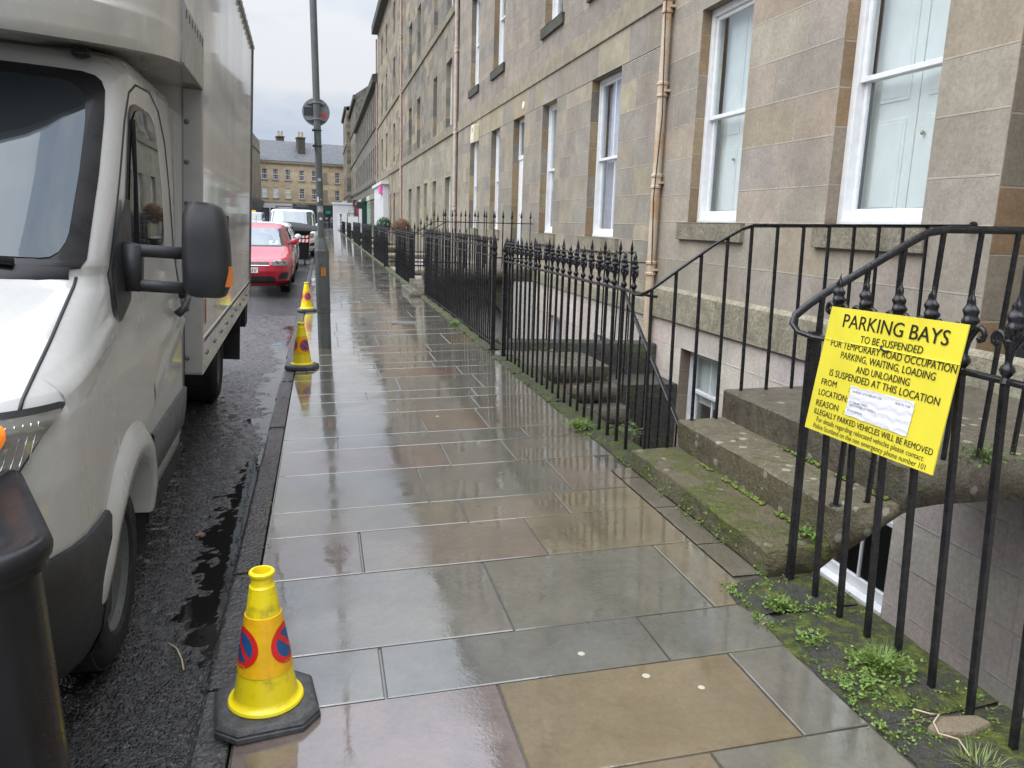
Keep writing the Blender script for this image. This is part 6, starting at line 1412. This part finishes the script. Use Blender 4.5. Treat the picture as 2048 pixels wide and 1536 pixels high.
# ================================================================== PLANTS
def leaves(mb, c, n, r, hgt, size, rr, pal, flat=.5):
    for _ in range(n):
        a = rr.uniform(0, 6.283); d = r*math.sqrt(rr.random()); z = hgt*rr.random()*(1-.5*d/r)
        p = Vector((c[0]+d*math.cos(a), c[1]+d*math.sin(a), c[2]+z)); s = size*rr.uniform(.6, 1.3)
        u = Vector((rr.uniform(-1, 1), rr.uniform(-1, 1), rr.uniform(-.2, flat))).normalized(); v = u.cross(Vector((rr.uniform(-.5, .5), rr.uniform(-.5, .5), 1))).normalized(); nrm = u.cross(v)*s*.2
        mb.add([p-u*s*.1, p+u*s*.5+v*s*.42+nrm, p+u*s*1.1, p+u*s*.5-v*s*.42+nrm], [(0, 1, 2, 3)], jit(rr.choice(pal), rr, .2))
def blades(mb, c, n, r, h, rr, pal):
    for _ in range(n):
        a = rr.uniform(0, 6.283); d = r*math.sqrt(rr.random()); b = Vector((c[0]+d*math.cos(a)*.5, c[1]+d*math.sin(a)*.5, c[2])); dr = Vector((math.cos(a+rr.uniform(-.6, .6)), math.sin(a+rr.uniform(-.6, .6)), 0)); sd_ = Vector((-dr.y, dr.x, 0))*.0022
        hh = h*rr.uniform(.5, 1.2); k = rr.uniform(.4, 1.2); P = [b+dr*hh*k*t*t+Vector((0, 0, hh*(t-.35*k*t*t))) for t in (0, .33, .66, 1)]; col = jit(rr.choice(pal), rr, .2)
        o = []
        for i, p in enumerate(P): w__ = 1-i/3.2; o += [p-sd_*w__, p+sd_*w__]
        mb.add(o, [(0, 1, 3, 2), (2, 3, 5, 4), (4, 5, 7, 6)], col)
GP = [(.10, .17, .03), (.14, .22, .04), (.075, .13, .025), (.18, .25, .06)]
rr = random.Random(21)
mb = MB()                                     # uncountable: tiny weeds in the joint between flags and plinth
def edge(ya, yb, x0, n, spread=.05):
    for _ in range(n):
        y = rr.uniform(ya, yb); c = math.sin(y*7.3)+math.sin(y*17.1+1)
        if c < -.2: continue
        x = x0+rr.gauss(0, spread); leaves(mb, (x, y, gz(x)+.004), rr.randint(4, 9), .018, .022, .011, rr, GP, 1.)
edge(1.2, 2.9, 1.715, 100, .012); edge(1.2, 2.9, 1.95, 240, .10); edge(1.2, 2.9, 1.80, 130, .05); edge(1.2, 2.9, 2.12, 90, .04); edge(2.95, 4.6, 1.935, 70, .01); edge(4.6, 8.9, 1.93, 110, .02); edge(4.6, 8.9, 2.08, 150, .05); edge(9.5, 16, 1.95, 80, .02); edge(18, 26, 1.97, 110, .03); edge(27, 44, 1.98, 120, .03)
edge(2.2, 4.4, -.30, 10, .005)
for _ in range(60): leaves(mb, (1.948, rr.uniform(3.0, 4.5), rr.uniform(.06, .14)), 4, .012, .02, .011, rr, GP, 1.)
tag(mb.build('weeds', 'leaf'), 'tiny green weeds and moss growing along the plinth edge', 'weeds', kind='stuff')
def tuft(name, label, c, kind, n=90, r=.06, h=.07, size=.015, pal=GP):
    mb = MB(); k = random.Random(int(c[1]*100))
    if kind == 'grass': blades(mb, c, n, r, h, k, pal)
    else: leaves(mb, c, n, r, h, size, k, pal)
    if kind == 'both': blades(mb, c, n, r*.8, h*1.3, k, pal)
    tag(mb.build(name, 'leaf'), label, 'plant', 'weeds and grass tufts by the railings')
tuft('grass_tuft', 'bushiest bright green grass tuft at the foot of the sign railing', (1.935, 2.16, gz(1.93)+.015), 'both', 330, .13, .06, .014)
tuft('grass_tuft', 'long straw coloured grass tuft at the bottom right edge', (1.86, 1.64, gz(1.85)+.012), 'grass', 110, .12, .06, pal=[(.17, .21, .06), (.12, .19, .04), (.24, .24, .11)])
tuft('small_weed', 'small leafy weed on the plinth edge left of the bushy grass tuft', (1.79, 2.08, gz(1.79)+.012), 'leaf', 150, .075, .04, .016)
tuft('small_weed', 'yellow green leafy weed nearest the bottom step of the front steps', (1.84, 2.66, gz(1.84)+.012), 'both', 130, .07, .04, .013)
tuft('small_weed', 'pale leafy weed midway along the joint of the near flags', (1.81, 2.38, gz(1.81)+.012), 'leaf', 150, .06, .05, .014)
tuft('grass_tuft', 'grass tuft spilling from the plinth onto the flags past the front steps', (1.92, 5.55, gz(1.92)+.015), 'both', 190, .13, .07, .015)
tuft('small_weed', 'round leaved weed in the corner of the second tread under the notice', (2.22, 3.03, .182), 'leaf', 50, .05, .05, .024)
tuft('ivy_clump', 'leafy clump behind the railing bars beside the basement stairs', (2.20, 5.3, .06), 'leaf', 140, .11, .14, .026, [(.05, .09, .02), (.08, .14, .03)])
tuft('small_weed', 'leafy weeds on the wall of the basement stairs', (2.6, 9.55, -.02), 'leaf', 160, .35, .08, .025)
tuft('fern', 'dark fern on the mossy end of the landing behind the notice', (3.05, 2.93, .56), 'both', 110, .16, .09, .02, [(.05, .09, .02), (.09, .13, .03)])
tuft('grass_tuft', 'weedy tuft at the foot of the long dense spear railing', (1.94, 11.6, .06), 'both', 90, .12, .10, .02)
tw = MB(); tw.tube([(1.852, 1.903, 0.086), (1.882, 1.863, 0.092), (1.919, 1.864, 0.086), (1.858, 1.823, 0.092), (1.840, 1.779, 0.086), (1.872, 1.736, 0.092), (1.852, 1.670, 0.086)], .0028, 5)
tag(tw.build('dry_root', 'twig', smooth=True), 'pale dry root lying across the mossy plinth at lower right', 'root')
tw = MB(); tw.tube([(-.62, 3.05, -.072), (-.58, 3.0, -.070), (-.55, 2.92, -.072), (-.53, 2.84, -.072)], .0035, 5); tag(tw.build('twig', 'twig', smooth=True), 'thin twig lying on the wet road by the kerb', 'twig')
tw = MB(); tw.add([(-.68, 4.15, -.068), (-.65, 4.13, -.062), (-.63, 4.16, -.068), (-.655, 4.19, -.060)], [(0, 1, 2, 3)]); tag(tw.build('fallen_leaf', plain('brown_leaf', (.22, .09, .05), .6)), 'small reddish fallen leaf lying in the road puddle', 'leaf')
mb = MB(); rough = random.Random(3); st_ = [(1.84, 1.83), (1.92, 1.865), (2.05, 1.85), (2.07, 1.80), (1.96, 1.77), (1.86, 1.785)]
mb.prism(st_, lambda p: (p[0], p[1], .045), lambda p: (p[0]*.97+.058, p[1]*.97+.055, .082)); tag(mb.build('loose_stone', plain('tan_stone', (.17, .135, .09), .8, bump=.01), bevel=.012), 'flat tan stone lying on the plinth at the bottom right', 'stone')
def ball_bush(name, label, c, R__, pal, pot=True):
    t = thing(name, label, 'plant', (c[0], c[1], 0)); mb = MB(); k = random.Random(5)
    for _ in range(1500):
        u = Vector((k.gauss(0, 1), k.gauss(0, 1), k.gauss(0, 1))).normalized(); p = Vector(c)+u*R__*k.uniform(.72, 1.05); v = u.cross(Vector((k.random(), k.random(), k.random()))).normalized(); w__ = u.cross(v); s = .03
        mb.add([p-v*s, p+w__*s*.6, p+v*s, p-w__*s*.6+u*s*.4], [(0, 1, 2, 3)], jit(k.choice(pal), k, .25))
    mb.build('crown', 'leaf', t); mb = MB(); mb.tube([(c[0], c[1], .2), (c[0], c[1], c[2])], .025, 6); mb.build('trunk', 'twig', t)
    mb = MB(); mb.lathe([(.13, .02), (.18, .4), (.19, .42), (.16, .42), (.15, .38)], 14, (c[0], c[1], 0)); mb.build('pot', 'black', t)
ball_bush('topiary_bush', 'round green clipped bush standing behind the far railings', (2.9, 38.5, 1.35), .36, [(.02, .07, .025), (.03, .10, .035), (.015, .05, .02)])
ball_bush('potted_bush', 'reddish brown bush in a pot behind the spear railings', (2.9, 30.0, 1.30), .36, [(.16, .07, .045), (.10, .07, .03), (.20, .10, .06)])
for o in bpy.data.objects:
    if 'wp' in o: del o['wp']
